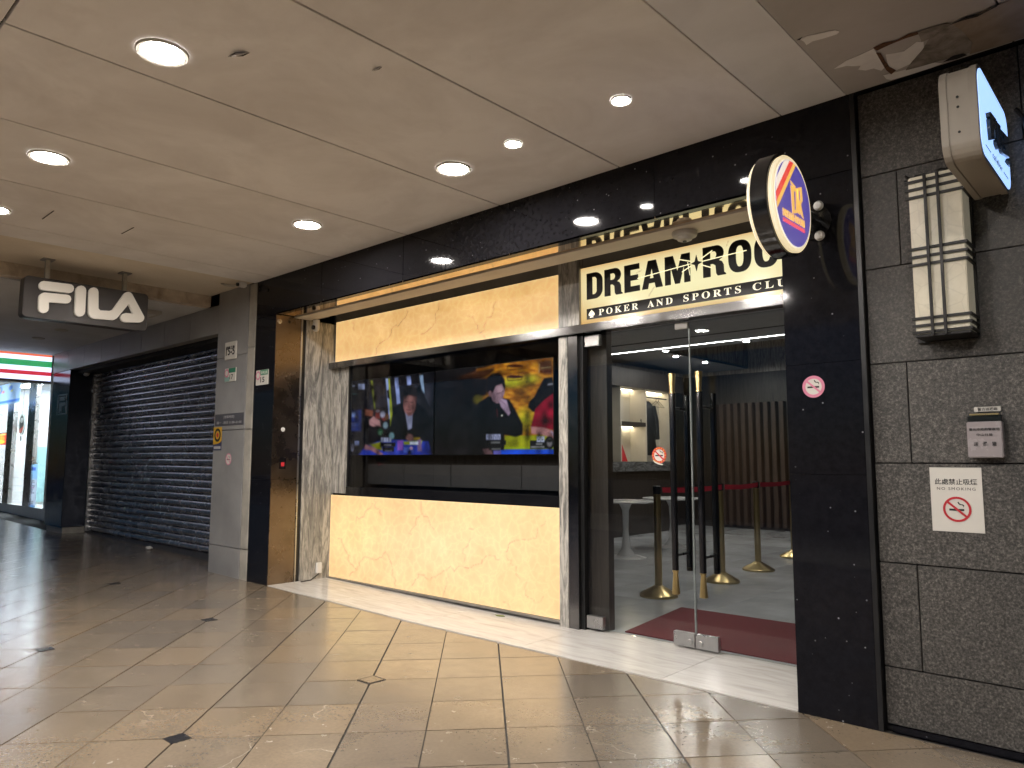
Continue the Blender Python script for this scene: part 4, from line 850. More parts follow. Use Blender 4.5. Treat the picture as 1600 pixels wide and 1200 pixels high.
t = thing('security_camera', 'white dome camera above the far end of the roller shutter', 'security camera', (-12.85, .2, 2.6))
MB().lathe([(.05, 0), (.05, -.05), (.035, -.09), (.01, -.1)], 'z', (-12.75, .18, 2.648), 20).build('housing', 'white', t, smooth=True); MB().lathe([(.02, -.052), (.02, -.03)], 'y', (-12.74, .17, 2.60), 14).build('lens', 'black', t)
def reveal(px, py): y, z = SX(px, py, -6.694); return y, z
y, z = reveal(442, 671); tag(MB().lathe([(.022, 0), (.022, .003)], 'x', (-6.6935, y, z), 24).build('round_label', 'white'), 'small white round label on the bronze reveal panel', 'label')
y, z = reveal(441, 724); t = thing('key_switch', 'square steel key switch set in the bronze reveal panel', 'switch', (-6.69, y, z)); MB().box((-6.6935, y-.035, z-.055), (-6.687, y+.035, z+.055)).build('plate', 'dark_steel', t, .002); MB().box((-6.6868, y-.018, z-.03), (-6.684, y+.018, z+.012)).build('red_key', 'red_print', t, .001)
y, z = reveal(437, 502); tag(MB().lathe([(.026, 0), (.024, .005), (.01, .007)], 'x', (-6.6935, y, z), 20).build('wall_button', 'steel', None, smooth=True), 'round steel button at the top of the bronze reveal panel', 'button')
y, z = reveal(452, 503); tag(MB().lathe([(.013, 0), (.013, .003)], 'x', (-6.6935, y, z), 16).build('cable_hole', 'black'), 'small black cable hole at the top of the bronze reveal', 'hole')
y, z = SX(497, 887, -6.69); t = thing('power_outlet', 'small white outlet box low on the marble reveal', 'outlet', (-6.69, y, z)); MB().box((-6.6895, y-.03, z-.055), (-6.665, y+.03, z+.055)).build('box', 'white', t, .005); MB().tube([(-6.672, y, z-.056), (-6.66, y-.02, .08), (-6.63, y-.12, .04), (-6.60, y-.25, .042)], .006).build('cable', 'black', t)
t = thing('pillar_sticker', 'faded pink round no-smoking sticker on the black granite pillar', 'sticker', (-1.39, 0, 1.62))
no_smoking(t, -1.392, 1.622, -.0006, .056, 'pink_print', ringw=.27)
def plate(label, x0, x1, z0, z1, y, name='house_number_plate', th=.012, m_='paper', group=None):
    t = thing(name, label, 'plate', ((x0+x1)/2, y, z0)); MB().box((x0, y-th, z0), (x1, y-.0005, z1)).build('plate', m_, t, .003); return t
# ================================================================== STONE WALL ON THE RIGHT
wall = thing('stone_wall', 'rough grey granite block wall beside the black pillar', 'wall', (0, .04, 0))
MB().box((-1.16, .055, .0), (2.0, .30, ZC)).build('wall_core', 'dark_gap', wall)
MB().box((-1.105, .028, .0), (2.0, .0545, .029)).build('plinth', 'black_granite', wall, .002)
cs = [.030, .291, .770, 1.237, 1.716, 2.187, 2.66, ZC]
for k, (a, b) in enumerate(zip(cs, cs[1:])):
    js = [-1.131, -.968, -.12, .7, 2.0] if k % 2 == 1 else [-1.131, -.45, .35, 2.0]
    for p, q in zip(js, js[1:]): MB().box((p+.0025, .04+random.uniform(-.001, .001), a+.0025), (q-.0025, .06, b-.0025)).build('granite_block', 'stone', wall, .0022)
t = plate('white A4 notice reading NO SMOKING taped to the granite wall', -.895, -.689, .931, 1.2185, .0385, 'notice_sheet', .002); ys = .0362
t['category'] = 'notice'
text('lettering', '此處禁止吸煙', 'ink', t, 'front', (-.792, 1.141), ys, .027, .168, 'CENTER', .0006, .012)
text('lettering', 'NO SMOKING', 'ink', t, 'front', (-.792, 1.117), ys, .0125, .152, 'CENTER', .0006, 0, 1.3)
no_smoking(t, -.792, 1.032, ys, .056, 'red_print', plate=False, ringw=.17)
t = thing('patrol_box', 'small grey plastic police patrol box screwed to the granite wall', 'box', (-.66, .04, 1.26))
x0, x1 = -.727, -.594
MB().box((x0, -.012, 1.262), (x1, .037, 1.42)).build('box_body', simple('grey_perspex', (.33, .30, .30), .25, var=.1), t, .004)
MB().box((x0+.002, -.010, 1.4205), (x1-.002, -.004, 1.448)).build('clear_lip', 'glass', t); MB().box((x0+.004, .0, 1.4205), (x1-.004, .035, 1.444)).build('slot', 'dark_gap', t)
MB().box((x0+.01, .008, 1.4485), (x1-.012, .038, 1.4565)).build('lid', 'brass', t, .001)
for s, z, h, wd in (('臺北市政府警察局', 1.380, .012, .115), ('中山分局', 1.356, .012, .06), ('巡　邏　箱', 1.312, .020, .085)): text('lettering', s, 'ink', t, 'front', ((x0+x1)/2, z), -.0135, h, wd, 'CENTER', .0006, .01)
t = plate('narrow white label plate above the grey patrol box', -.703, -.599, 1.464, 1.488, .0385, 'label_plate', .006)
text('lettering', '警方巡邏箱', 'ink', t, 'front', (-.651, 1.469), .0318, .014, .075, 'CENTER', .0006, .012)
# ---- wall lantern
ln = thing('wall_lantern', 'tall box wall lantern with alabaster sides and black crossing bars', 'lantern', (-.77, .04, 1.8))
x0, x1, y0, y1, z0, z1 = -.880, -.668, -.125, .02, 1.815, 2.545
MB().box((x0, y0, z0), (x1, y1, z1)).build('shade', 'lantern', ln, .004)
MB().box((x0-.03, .0205, z0-.02), (x1+.01, .0385, z1-.03)).build('back_plate', 'lantern_bar', ln, .002)
MB().box((x0-.004, y0-.004, z0-.014), (x1+.004, .0203, z0-.0005)).build('bottom_cap', 'lantern_bar', ln, .002)
for z in (2.52, 2.483, 2.446, 2.205, 2.168, 2.131, 1.885, 1.852, 1.822):
    MB().box((x0-.012, y0-.012, z-.006), (x1+.012, y0-.0005, z+.006)).build('cross_bar', 'lantern_bar', ln, .001)
    MB().box((x1+.0005, y0-.0003, z-.006), (x1+.012, .02, z+.006)).build('cross_bar', 'lantern_bar', ln, .001)
for x in (-.808, -.757): MB().box((x-.006, y0-.024, z0-.01), (x+.006, y0-.0125, z1+.002)).build('upright_bar', 'lantern_bar', ln, .001)
rw = random.Random(11)
for k in range(4):
    pts = [(-.88+k*.01, .0, 2.50)]
    for i in range(7): pts.append((-.90+.03*i+rw.uniform(-.02, .02), -.02+rw.uniform(-.03, .03), 2.565+.02*math.sin(i*1.1+k)+rw.uniform(-.008, .008)))
    MB().tube(pts, .0055, 6).build('loose_wire', 'black', ln, smooth=True)
# ---- cafe box sign
cf = thing('cafe_box_sign', 'beige metal box sign with a glowing pale blue face', 'sign', (-.56, .04, 2.41))
def rrect(y0, y1, z0, z1, r): return arc(y1-r, z1-r, r, r, 0, 90, 7)+arc(y0+r, z1-r, r, r, 90, 180, 7)+arc(y0+r, z0+r, r, r, 180, 270, 7)+arc(y1-r, z0+r, r, r, 270, 360, 7)
CY0, CY1, CZ0, CZ1 = -.632, -.005, 2.40, 2.772
MB().prism([(-.63, a, b) for a, b in rrect(CY0, CY1, CZ0, CZ1, .075)], (.125, 0, 0)).build('case', 'case', cf, .002)
for xx in (-.632, -.533): MB().prism([(xx, a, b) for a, b in rrect(CY0-.004, CY1+.004, CZ0-.004, CZ1+.004, .078)], (.028, 0, 0)).build('rim', 'case', cf, .002)
MT['cafe_face'] = emit('pale_blue_backlit_acrylic', sl(150, 188, 250), 1.5)
MB().prism([(-.5048, a, b) for a, b in rrect(CY0+.012, CY1-.012, CZ0+.012, CZ1-.012, .068)], (.004, 0, 0)).build('lit_face', 'cafe_face', cf)
MB().tube([(-.565, CY1, 2.62), (-.565, .039, 2.62)], .018).build('wall_arm', 'case', cf); MB().tube([(-.565, CY1, 2.50), (-.565, .039, 2.50)], .018).build('wall_arm', 'case', cf)
for yy, zz in ((CY0-.0045, 2.64), (CY0-.0045, 2.60), (CY0-.0045, 2.50)): MB().lathe([(.005, 0), (.005, .002)], 'y', (-.57, yy-.0005, zz), 10).build('screw', 'ink', cf)
q4 = lambda pts: [SX(1520+x*70/646, 160+y*70/646, -.50) for x, y in pts]
MT['logo_black'] = simple('black_acrylic_letter', (.01, .012, .012), .2, coat=.4)
for lp in ([[(178, 155), (205, 150), (285, 255), (285, 292), (190, 232)]], [[(188, 245), (240, 258), (262, 545), (218, 548)]], [[(243, 258), (302, 282), (312, 540), (277, 525), (272, 420), (247, 380)]], [[(304, 300), (350, 352), (352, 690), (322, 682), (292, 602), (290, 545), (314, 543)]], [[(354, 400), (420, 470), (468, 530), (478, 800), (384, 740), (366, 690)], [(370, 485), (402, 505), (412, 562), (374, 542)], [(376, 622), (412, 645), (426, 702), (382, 690)]], [[(455, 855), (478, 806), (520, 890), (515, 935)]]):
    outline('logo_letter', [q4(p) for p in lp], 'logo_black', cf, lambda c: Vector((-.4935+c.z, c.x, c.y)), .012)
text('lettering', 'cafebar', 'ink', cf, 'side', (-.325, 2.444), -.4995, .026, .2, 'CENTER', .001, .0, 1.5)
for a, b in ((-.56, -.46), (-.19, -.09)): MB().box((-.5003, a, 2.452), (-.499, b, 2.4545)).build('rule_line', 'ink', cf)
MB().tube([(-.47, .03, 2.80), (-.44, .0, 2.74), (-.43, -.01, 2.66), (-.40, .03, 2.60)], .009).build('power_cable', 'black', cf)
# ---- round blade sign
DC = (-.44, 2.44); rd = thing('round_blade_sign', 'round double-faced blue DR sign projecting from the black pillar', 'sign', (-1.36, -.1, 2.2))
MB().lathe([(.236, -1.395), (.242, -1.39), (.242, -1.318), (.236, -1.315)], 'x', (0, *DC), 72).build('drum', 'black_gloss', rd, smooth=True)
MT['acrylic'] = emit('cream_glowing_acrylic', sl(255, 232, 180), .75)
for a, b in ((-1.3955, -1.415), (-1.3145, -1.292)): MB().lathe([(.225, a), (.228, a+(b-a)*.7), (.222, b)], 'x', (0, *DC), 72).build('acrylic_rim', 'acrylic', rd, smooth=True)
for xx, sgn in ((-1.2915, 1), (-1.4155, -1)):
    MB().lathe([(.207, xx), (.207, xx+sgn*.002)], 'x', (0, *DC), 72).build('white_edge', emit('white_lit_edge', sl(250, 240, 225), .75), rd)
    MB().lathe([(.202, xx+sgn*.0021), (.202, xx+sgn*.0035)], 'x', (0, *DC), 72).build('blue_face', emit('blue_lit_face', sl(46, 30, 150), .95), rd)
xf = -1.2878
kk = lambda pts: [SX(1160+x*.15, 230+y*.15, xf) for x, y in pts]
inside = lambda pts: [tuple(np.array(DC)+ (np.array(p)-np.array(DC))*min(1, .201/max(1e-6, np.hypot(*(np.array(p)-np.array(DC)))))) for p in pts]
MT['s_white'] = emit('white_lit_stripe', sl(248, 232, 215), .9); MT['s_red'] = emit('red_lit_stripe', sl(226, 44, 24), 1.); MT['s_gold'] = emit('gold_lit_stripe', sl(240, 180, 70), 1.); MT['s_pink'] = emit('red_lit_bar', sl(240, 62, 84), 1.)
def band(o0, o1, m_):      # chord bands across the upper left of the face, rising toward the wall
    d = np.array([.66, .75]); d /= np.hypot(*d); nn = np.array([-d[1], d[0]]); r = .201
    def chord(o): t_ = math.sqrt(max(0, r*r-o*o)); return nn*o-d*t_, nn*o+d*t_, t_
    a0 = math.degrees(math.atan2(*(chord(o0)[1][::-1]))); a1 = math.degrees(math.atan2(*(chord(o1)[1][::-1]))); b1 = math.degrees(math.atan2(*(chord(o1)[0][::-1]))); b0 = math.degrees(math.atan2(*(chord(o0)[0][::-1])))
    fix = lambda a, b: b if b >= a else b+360
    lp = arc(0, 0, r, r, a0, fix(a0, a1), 8)+arc(0, 0, r, r, b1, fix(b1, b0), 8)
    outline('stripe', [lp], m_, rd, lambda c: Vector((xf+c.z, DC[0]+c.x, DC[1]+c.y)), .001)
band(.155, .19, 's_white'); band(.122, .155, 's_red'); band(.098, .122, 's_gold')
side3 = lambda c: Vector((xf+.0012+c.z, c.x, c.y))
GD = lambda *loops: outline('logo_letter', [inside(kk(l)) for l in loops], 's_gold', rd, side3, .002)
GD([(497, 345), (553, 415), (545, 425), (503, 378)]); GD([(500, 395), (552, 428), (574, 445), (578, 685), (520, 690)], [(533, 455), (553, 465), (557, 655), (541, 655)])
GD([(562, 428), (612, 416), (624, 560), (606, 596), (636, 748), (614, 715), (600, 625), (602, 705), (582, 690)], [(582, 455), (596, 455), (602, 555), (588, 560)])
text('lettering', ''.join(chr(0x1D5D4+ord(ch)-65) if ch.isalpha() else ch for ch in 'DREAM·ROOM'), 's_gold', rd, 'side', (DC[0]-.005, 2.352), xf+.0012, .036, .255, 'CENTER', .002, .02)
outline('red_bar', [[(DC[0]-.132, 2.327), (DC[0]+.122, 2.327), (DC[0]+.122, 2.343), (DC[0]-.132, 2.343)]], 's_pink', rd, side3, .002)
MB().lathe([(.045, -.20), (.045, -.012)], 'y', (-1.36, 0, 2.47), 20).build('bracket_arm', 'black', rd); MB().lathe([(.09, -.0125), (.09, -.0005)], 'y', (-1.355, 0, 2.47), 32).build('wall_flange', 'black_gloss', rd)
for z in (2.547, 2.39):
    MB().lathe([(.006, -.03), (.018, -.027), (.025, -.016), (.025, -.008), (.018, -.0005)], 'y', (-1.322, -.0128, z), 24).build('bolt_cap', 'white', rd, smooth=True)

# ================================================================== CLOSED SHOP WITH SHUTTER
cl = thing('shuttered_shop', 'closed shop front with dark roller shutter under grey cladding', 'shop', (-10.5, 0, .05))
GX0, GX1 = -7.925, -7.104
for z0, z1 in ((zf(-7.5)-.02, .335), (.338, 1.56), (1.563, 2.36), (2.363, ZC+.01)): MB().box((GX0, -.012, z0), (-7.25, .40, z1-.002)).build('cladding_tile', 'grey_tile', cl, .003)
for z0, z1 in ((zf(-7.2)-.02, .335), (.338, 1.56), (1.563, 2.42), (2.423, ZC-.001)): MB().box((-7.247, -.006, z0), (GX1-.001, .40, z1-.002)).build('corner_trim', 'grey_trim', cl, .006)
for k in range(9):
    a, b = -13.74+k*.7275, -13.74+(k+1)*.7275; b = min(b, GX0)
    if b-a > .05: MB().box((a+.002, -.01, 2.65), (b-.002, .10, 2.971)).build('header_tile', 'grey_tile', cl, .002)
MB().box((-13.74, .101, 2.60), (GX0, .55, 2.97)).build('header_core', 'dark_gap', cl)
sh = thing('roller_shutter', 'closed dark metal roller shutter with horizontal slats and scuffs', 'roller shutter', (-10.4, .38, .06))
s0 = None; zb = .13; pitch = .0872; k = 0
prof = [(.0, 0), (-.012, .008), (-.021, .025), (-.024, .043), (-.021, .060), (-.012, .076), (.0, .0835), (.004, .0835), (.004, 0)]
while zb+k*pitch < 2.64:
    z = zb+k*pitch
    if s0 is None: s0 = MB().prism([(-12.90, .38+a, z+b) for a, b in prof], (5.1, 0, 0)).build('slat', 'shutter', sh, smooth=True, origin=(-10, .38, z))
    else: share('slat', s0, sh, (-10, .38+random.uniform(-.0015, .0015), z))
    k += 1
MB().box((-12.95, .392, .02), (-7.7, .40, 2.65)).build('backing', 'dark_gap', sh); MB().box((-12.90, .345, .03), (-7.80, .39, .128)).build('bottom_rail', simple('scuffed_rail_paint', (.09, .085, .085), .5, .4, .35, 12), sh, .004)
MB().box((-12.905, .33, .10), (-12.86, .42, 2.65)).build('guide_rail', 'steel', sh, .002)
fc = thing('dark_column', 'tall dark blue-black column with a framed F emblem', 'column', (-13.3, 0, .1))
MT['column'] = simple('dark_blue_laminate', (.03, .036, .052), .17, .3, .15, 4)
MB().box((-13.74, -.0, .20), (-12.905, .42, 2.648)).build('casing', 'column', fc, .003); MB().box((-13.70, .03, .02), (-12.93, .42, .199)).build('plinth', 'grey_trim', fc)
def w1(pts): return [WX(*p, -.001) for p in pts]
k2 = lambda pts: [WX(x*.2835, 500+y*.2835, -.001) for x, y in pts]
ew = lambda c: Vector((c.x, -.003-c.z, c.y))
MT['emblem'] = simple('silver_emblem', (.42, .43, .46), .3, .8)
outline('emblem_frame', [k2([(320, 412), (372, 406), (368, 520), (312, 524)]), k2([(326, 420), (366, 415), (362, 513), (319, 517)])], 'emblem', fc, ew, .004)
outline('emblem_letter', [k2([(330, 425), (362, 421), (360, 443), (328, 447)])], 'emblem', fc, ew, .004); outline('emblem_letter', [k2([(328, 456), (360, 452), (357, 474), (342, 477), (340, 510), (323, 512)])], 'emblem', fc, ew, .004)
# plates and stickers on the grey pilaster
def pb(pxs): p = [WX(*q, -.013) for q in pxs]; xs_ = [a for a, _ in p]; zs_ = [b for _, b in p]; return min(xs_), max(xs_), np.mean(sorted(zs_)[:2]), np.mean(sorted(zs_)[2:])
k3 = lambda x, y: (330+x/12, 520+y/12)
a, b, c_, d = pb([k3(285, 190), k3(490, 150), k3(480, 480), k3(275, 515)])
t = plate('white enamel house number plate reading 15-5 on grey cladding', a, b, c_, d, -.0125, th=.014, m_='paper')
text('lettering', '15-5', 'ink', t, 'front', ((a+b)/2, c_+.045), -.0272, .09, (b-a)*.78, 'CENTER', .001, .02); text('lettering', '復興北路', 'ink', t, 'front', ((a+b)/2, d-.085), -.0272, .04, (b-a)*.76, 'CENTER', .001, .01)
def green_plate(pts, label, num, y):
    p = [WX(*q, y) for q in pts]; a, b = min(q[0] for q in p), max(q[0] for q in p); c_, d = (p[2][1]+p[3][1])/2, (p[0][1]+p[1][1])/2
    t = plate(label, a, b, c_, d, y, th=.010); yy = y-.0112; ww = b-a; hh = d-c_
    outline('green_band', [[(a+ww*.36, d-hh*.36), (b-.003, d-hh*.36), (b-.003, d-.003), (a+ww*.36, d-.003)]], 'green_print', t, front(0, 0, yy), .001)
    outline('pink_disc', [circ(ww*.19, 24, a+ww*.2, d-hh*.36)], 'pink_print', t, front(0, 0, yy-.001), .001); outline('white_disc', [circ(ww*.12, 24, a+ww*.2, d-hh*.36)], 'paper', t, front(0, 0, yy-.002), .001)
    if num:
        text('lettering', '15', 'ink', t, 'front', (a+ww*.56, c_+hh*.16), yy, hh*.36, ww*.34, 'CENTER', .001, .02); text('lettering', '復興北路', 'paper', t, 'front', (a+ww*.68, d-hh*.29), yy-.001, hh*.2, ww*.52, 'CENTER', .001)
    else:
        outline('reflection_band', [[(a+.004, c_+.004), (a+ww*.45, c_+.004), (a+ww*.45, c_+hh*.35), (a+.004, c_+hh*.4)]], simple('pale_green_reflection', (.25, .42, .36), .4), t, front(0, 0, yy), .001); text('lettering', '17', 'ink', t, 'front', (a+ww*.62, c_+hh*.16), yy, hh*.36, ww*.3, 'CENTER', .001, .01)  # reflection on the plate painted as a pale green band
green_plate([k3(280, 670), k3(480, 650), k3(470, 905), k3(265, 925)], 'green and white plate with a painted pale green reflection on grey cladding', False, -.0125)
green_plate([k3(865, 705), k3(1080, 685), k3(1075, 965), k3(850, 990)], 'green and white plate reading 15 on the black granite pilaster', True, -.0005)
k6 = lambda x, y: (325+x/12, 630+y/12)
p = [WX(*k6(*q), -.0125) for q in ((140, 215), (705, 170), (700, 405), (130, 430))]
hx0, hx1 = max(min(q[0] for q in p), GX0+.003), -7.26; hz0, hz1 = np.mean([p[2][1], p[3][1]]), np.mean([p[0][1], p[1][1]])
t = plate('dark grey opening hours panel on the grey cladding', hx0, hx1, hz0, hz1, -.0125, 'hours_panel', .003, simple('dark_grey_vinyl', (.075, .075, .085), .5)); t['category'] = 'sign'
text('lettering', '[營業時間]', 'grey_ink', t, 'front', ((hx0+hx1)/2, hz0+(hz1-hz0)*.58), -.0162, (hz1-hz0)*.27, (hx1-hx0)*.36, 'CENTER', .0006); text('lettering', '週一 - 週日 11:00~21:00', 'grey_ink', t, 'front', ((hx0+hx1)/2, hz0+(hz1-hz0)*.14), -.0162, (hz1-hz0)*.24, (hx1-hx0)*.86, 'CENTER', .0006)
p = [WX(*k6(*q), -.0125) for q in ((135, 450), (290, 450), (275, 880), (120, 885))]
a, b, c_, d = GX0+.001, GX0+.001+(p[1][0]-p[0][0]), (p[2][1]+p[3][1])/2, (p[0][1]+p[1][1])/2
t = thing('security_sticker', 'yellow and navy sticker with a round emblem at the pilaster edge', 'sticker', (a, 0, c_))
MB().box((a, -.014, c_), (b, -.0125, d)).build('backing', 'blue_print', t); h_ = d-c_
outline('yellow_field', [[(a, d), (b, d), (b, c_+h_*.45)]+arc(a, c_+h_*.45, b-a, h_*.2, 0, -90, 8)], 'yellow_print', t, front(0, 0, -.0145), .0006)
ex, ez = (a+b)/2, d-h_*.34
outline('emblem_ring', [circ((b-a)*.38, 28, ex, ez), circ((b-a)*.24, 28, ex, ez)], 'ink', t, front(0, 0, -.0155), .0006); outline('emblem_core', [circ((b-a)*.13, 24, ex, ez)], 'red_print', t, front(0, 0, -.0155), .0006)
text('lettering', '中興保全', 'grey_ink', t, 'front', (ex, c_+h_*.05), -.0146, h_*.12, (b-a)*.8, 'CENTER', .0006) if False else outline('pale_strip', [[(a+.02, c_+h_*.06), (b-.02, c_+h_*.06), (b-.02, c_+h_*.17), (a+.02, c_+h_*.17)]], 'grey_ink', t, front(0, 0, -.0146), .0006)
x, z = WX(*k6(385, 1050), -.0125); t = thing('cladding_sticker', 'faded round no-smoking sticker on the grey cladding', 'sticker', (x, 0, z)); no_smoking(t, x, z, -.0132, .062, 'pink_print', ringw=.16)
# ---- hanging sign with rounded white letters
SXP = -7.70; fs_ = thing('hanging_sign', 'dark hanging panel sign with rounded cream letters reading FILA', 'sign', (SXP, -1.4, 2.5))
SY0, SY1, SZ0, SZ1 = -1.945, -.862, 2.535, 2.915
MB().prism([(SXP-.14, a, b) for a, b in rrect(SY0, SY1, SZ0, SZ1, .035)], (.14, 0, 0)).build('panel', 'sign_dark', fs_, .004)
k1 = lambda pts: [SX(x*.275, 380+y*.275, SXP+.02) for x, y in pts]
def cap_path(pts, rads):    # rounded stroke outline through survey points
    return pts
def stroke(pts, r):
    """capsule stroke chain on the sign plane"""
    q = k1(pts); loops = []
    return q
def letter(loops): outline('letter', [k1(l) for l in loops], 'sign_letter', fs_, lambda c: Vector((SXP+.022+c.z, c.x, c.y)), .036)
def rc(cx, cy, rx, ry, a0, a1, n=7): return [(cx+rx*math.cos(R(a0+(a1-a0)*k/(n-1))), cy+ry*math.sin(R(a0+(a1-a0)*k/(n-1)))) for k in range(n)]
letter([rc(245, 242, 26, 26, 90, 270)+rc(392, 259, 25, 25, -90, 90)])
letter([rc(245, 372, 29, 26, 180, 0)+[(274, 336)]+rc(376, 319, 25, 25, 90, -90)+rc(252, 312, 34, 30, -90, -180)])
letter([rc(457, 270, 29, 28, 180, 360)+rc(451, 390, 29, 28, 0, 180)])
letter([rc(529, 280, 27, 28, 180, 360)+[(556, 372), (566, 383), (618, 386), (638, 378), (700, 292)]+rc(724, 302, 26, 24, 210, 330)+[(812, 412)]+rc(788, 424, 28, 27, -20, 90)+rc(712, 424, 30, 26, 90, 270)+[(752, 402), (728, 346), (660, 428), (642, 438), (560, 432)]+rc(540, 395, 40, 36, 90, 180)])
for yy in (-1.755, -1.075):
    MB().box((SXP-.085, yy-.018, SZ1-.002), (SXP-.045, yy+.018, ZC+.011)).build('hanger_post', 'grey_trim', fs_, .002); MB().box((SXP-.12, yy-.05, ZC+.001), (SXP-.01, yy+.05, ZC+.0115)).build('hanger_plate', 'plinth_steel', fs_, .002)
# ================================================================== CONVENIENCE STORE AT THE FAR END
cs_ = thing('convenience_store', 'brightly lit convenience store front with glass doors at the arcade end', 'shop', (-17, .5, .15))
YS = .5; zb = .13
def sx(px): return WX(px, 700, YS)[0]
MB().box((-21, YS-.03, zb-.02), (-13.745, YS+.06, .34)).build('sill', 'white', cs_, .004)
for a, b in ((11, 20), (43, 54), (-60, -48)): MB().box((sx(a), YS-.03, .341), (sx(b), YS+.05, 2.95)).build('mullion', 'steel', cs_, .004)
MB().box((sx(77), YS-.04, .0), (-13.742, YS+.06, 2.95)).build('tile_strip', 'white', cs_, .003)
for a, b in ((-48, 11), (20, 43), (54, 77)): MB().box((sx(a)+.002, YS, .342), (sx(b)-.002, YS+.01, 2.95)).build('window_pane', 'glass_store', cs_)
MB().box((-21, 4.0, 0), (-12.9, 4.1, 3.0)).build('back_wall', simple('pale_shop_wall', (.7, .72, .72), .6, var=.03), cs_); MB().box((-13.76, YS+.07, 0), (-13.742, 4.0, 3.0)).build('side_wall', 'white', cs_); MB().box((-21, YS+.07, .1), (-13.77, 4.0, .14)).build('floor', 'white', cs_); MB().box((-21, YS+.07, 2.96), (-13.77, 4.0, 3.0)).build('ceiling', 'white', cs_)
MB().box((-21.1, YS, 0), (-21.0, 4.1, 3.0)).build('end_wall', 'white', cs_); MB().box((-20.99, 1.6, .2), (-20.96, 4.0, 1.55)).build('teal_panel', simple('teal_laminate', (.3, .5, .5), .4), cs_)
MT['store_lamp'] = emit('cool_store_tube', (.80, .89, 1), 60)
for y in (1.2, 2.2, 3.2): MB().box((-20.5, y-.12, 2.945), (-14.2, y+.12, 2.9595)).build('ceiling_light', 'store_lamp', cs_)
for i, (x, y) in enumerate(((-17.6, 1.6), (-16.2, 2.6), (-18.8, 2.6), (-15.0, 3.2), (-15.6, 1.0))):
    t = thing('store_shelf', ('low', 'middle', 'tall', 'rear', 'window-side')[i]+' stocked display shelf inside the convenience store', 'shelf', (x, y, .14)); hh = (1.1, 1.3, 1.6, 1.9, 1.25)[i]
    for z in np.arange(.2, hh, .33):
        MB().box((x-.55, y-.2, z), (x+.55, y+.2, z+.02)).build('shelf_board', 'white', t)
        rr = random.Random(i*7+int(z*10)); xx = x-.53
        while xx < x+.42:
            wd = rr.uniform(.07, .14); cname = rr.choice(['p_red', 'p_blue', 'p_yel', 'p_grn', 'p_wht'])
            if cname not in MT: MT[cname] = simple('packet_'+cname[2:], {'p_red': (.5, .04, .04), 'p_blue': (.05, .12, .45), 'p_yel': (.6, .4, .04), 'p_grn': (.06, .3, .12), 'p_wht': (.7, .7, .7)}[cname], .35)
            MB().box((xx, y-.18, z+.0205), (xx+wd-.01, y-.02, z+.0205+rr.uniform(.14, .26))).build('packet', cname, t); xx += wd
    for s in (-.56, .55): MB().box((x+s, y-.2, .141), (x+s+.02, y+.2, hh+.1)).build('upright', 'steel', t)
# posters and hanging pieces in the store front
def poster(pts, y, label, painter, name='window_poster', n=(40, 70)):
    p = [WX(*q, y) for q in pts]; a, b = min(q[0] for q in p), max(q[0] for q in p); c_, d = (p[2][1]+p[3][1])/2, (p[0][1]+p[1][1])/2
    t = thing(name, label, 'poster', ((a+b)/2, y, c_)); MB().box((a-.006, y-.002, d), (b+.006, y+.002, d+.012)).build('top_edge', 'steel', t)
    cvs = Canvas(grid_front(a, b, c_, d, y-.001, *n), lambda px, py: (px, py)); U = (cvs.P[..., 0]-a)/(b-a); V = (d-cvs.P[..., 2])/(d-c_); cvs.x, cvs.y = U*100, V*100; painter(cvs); cvs.mesh('printed_face', MT['print'], t)
MT['print'] = painted('colour_print', 1, .5, False)
def thin_paper(m):
    n = m.node_tree.nodes; l = m.node_tree.links; t = n.new('ShaderNodeBsdfTranslucent'); mx = n.new('ShaderNodeMixShader'); mx.inputs[0].default_value = .6
    b = n['Principled BSDF']; a = [x for x in n if x.bl_idname == 'ShaderNodeVertexColor'][0]
    l.new(a.outputs[0], t.inputs[0]); l.new(b.outputs[0], mx.inputs[1]); l.new(t.outputs[0], mx.inputs[2]); l.new(mx.outputs[0], n['Material Output'].inputs[0])
thin_paper(MT['print'])
def long_poster(c):
    c.c[:] = (.55, .62, .72); c.rect(0, 0, 100, 28, (.28, .5, .72)); c.rect(15, 6, 80, 12, (.05, .1, .4))
    r = random.Random(5)
    for k in range(16): y = 30+k*3.2; x = r.uniform(5, 20); c.rect(x, y, x+r.uniform(30, 70), y+1.7, r.choice([(.04, .04, .1), (.3, .08, .25), (.1, .1, .12)]), 1.5)
    c.oval(70, 82, 22, 8, (.1, .25, .5), .5); c.rect(0, 92, 100, 100, (.5, .55, .08)); c.oval(25, 93, 14, 4, (.1, .3, .05), .4)
poster(((44, 725), (58, 725), (54, 811), (39, 808)), YS-.006, 'tall pale blue printed poster low on the store glass', long_poster)
def red_poster(c): c.c[:] = (.5, .04, .03); c.oval(50, 45, 30, 26, (.7, .25, .05), .6); c.oval(55, 75, 30, 14, (.75, .5, .06), .5); c.rect(10, 6, 90, 16, (.75, .6, .2))
poster(((-6, 678), (11, 677), (10, 694), (-6, 696)), YS-.006, 'square red and yellow poster on the store glass', red_poster, n=(30, 30))
def blue_banner(c):
    c.c[:] = (.36, .52, .74); c.rect(0, 80, 100, 92, (.08, .2, .6)); r = random.Random(9)
    for k in range(14): x = r.uniform(2, 96); c.oval(x, r.uniform(15, 70), r.uniform(1, 3), r.uniform(6, 18), r.choice([(.6, .6, .2), (.2, .3, .25), (.65, .3, .3), (.1, .2, .5)]), .5)
poster(((-60, 616), (31, 597), (31, 627), (-60, 646)), YS-.35, 'blue hanging banner with small product pictures before the store doors', blue_banner, 'hanging_banner', (90, 40))
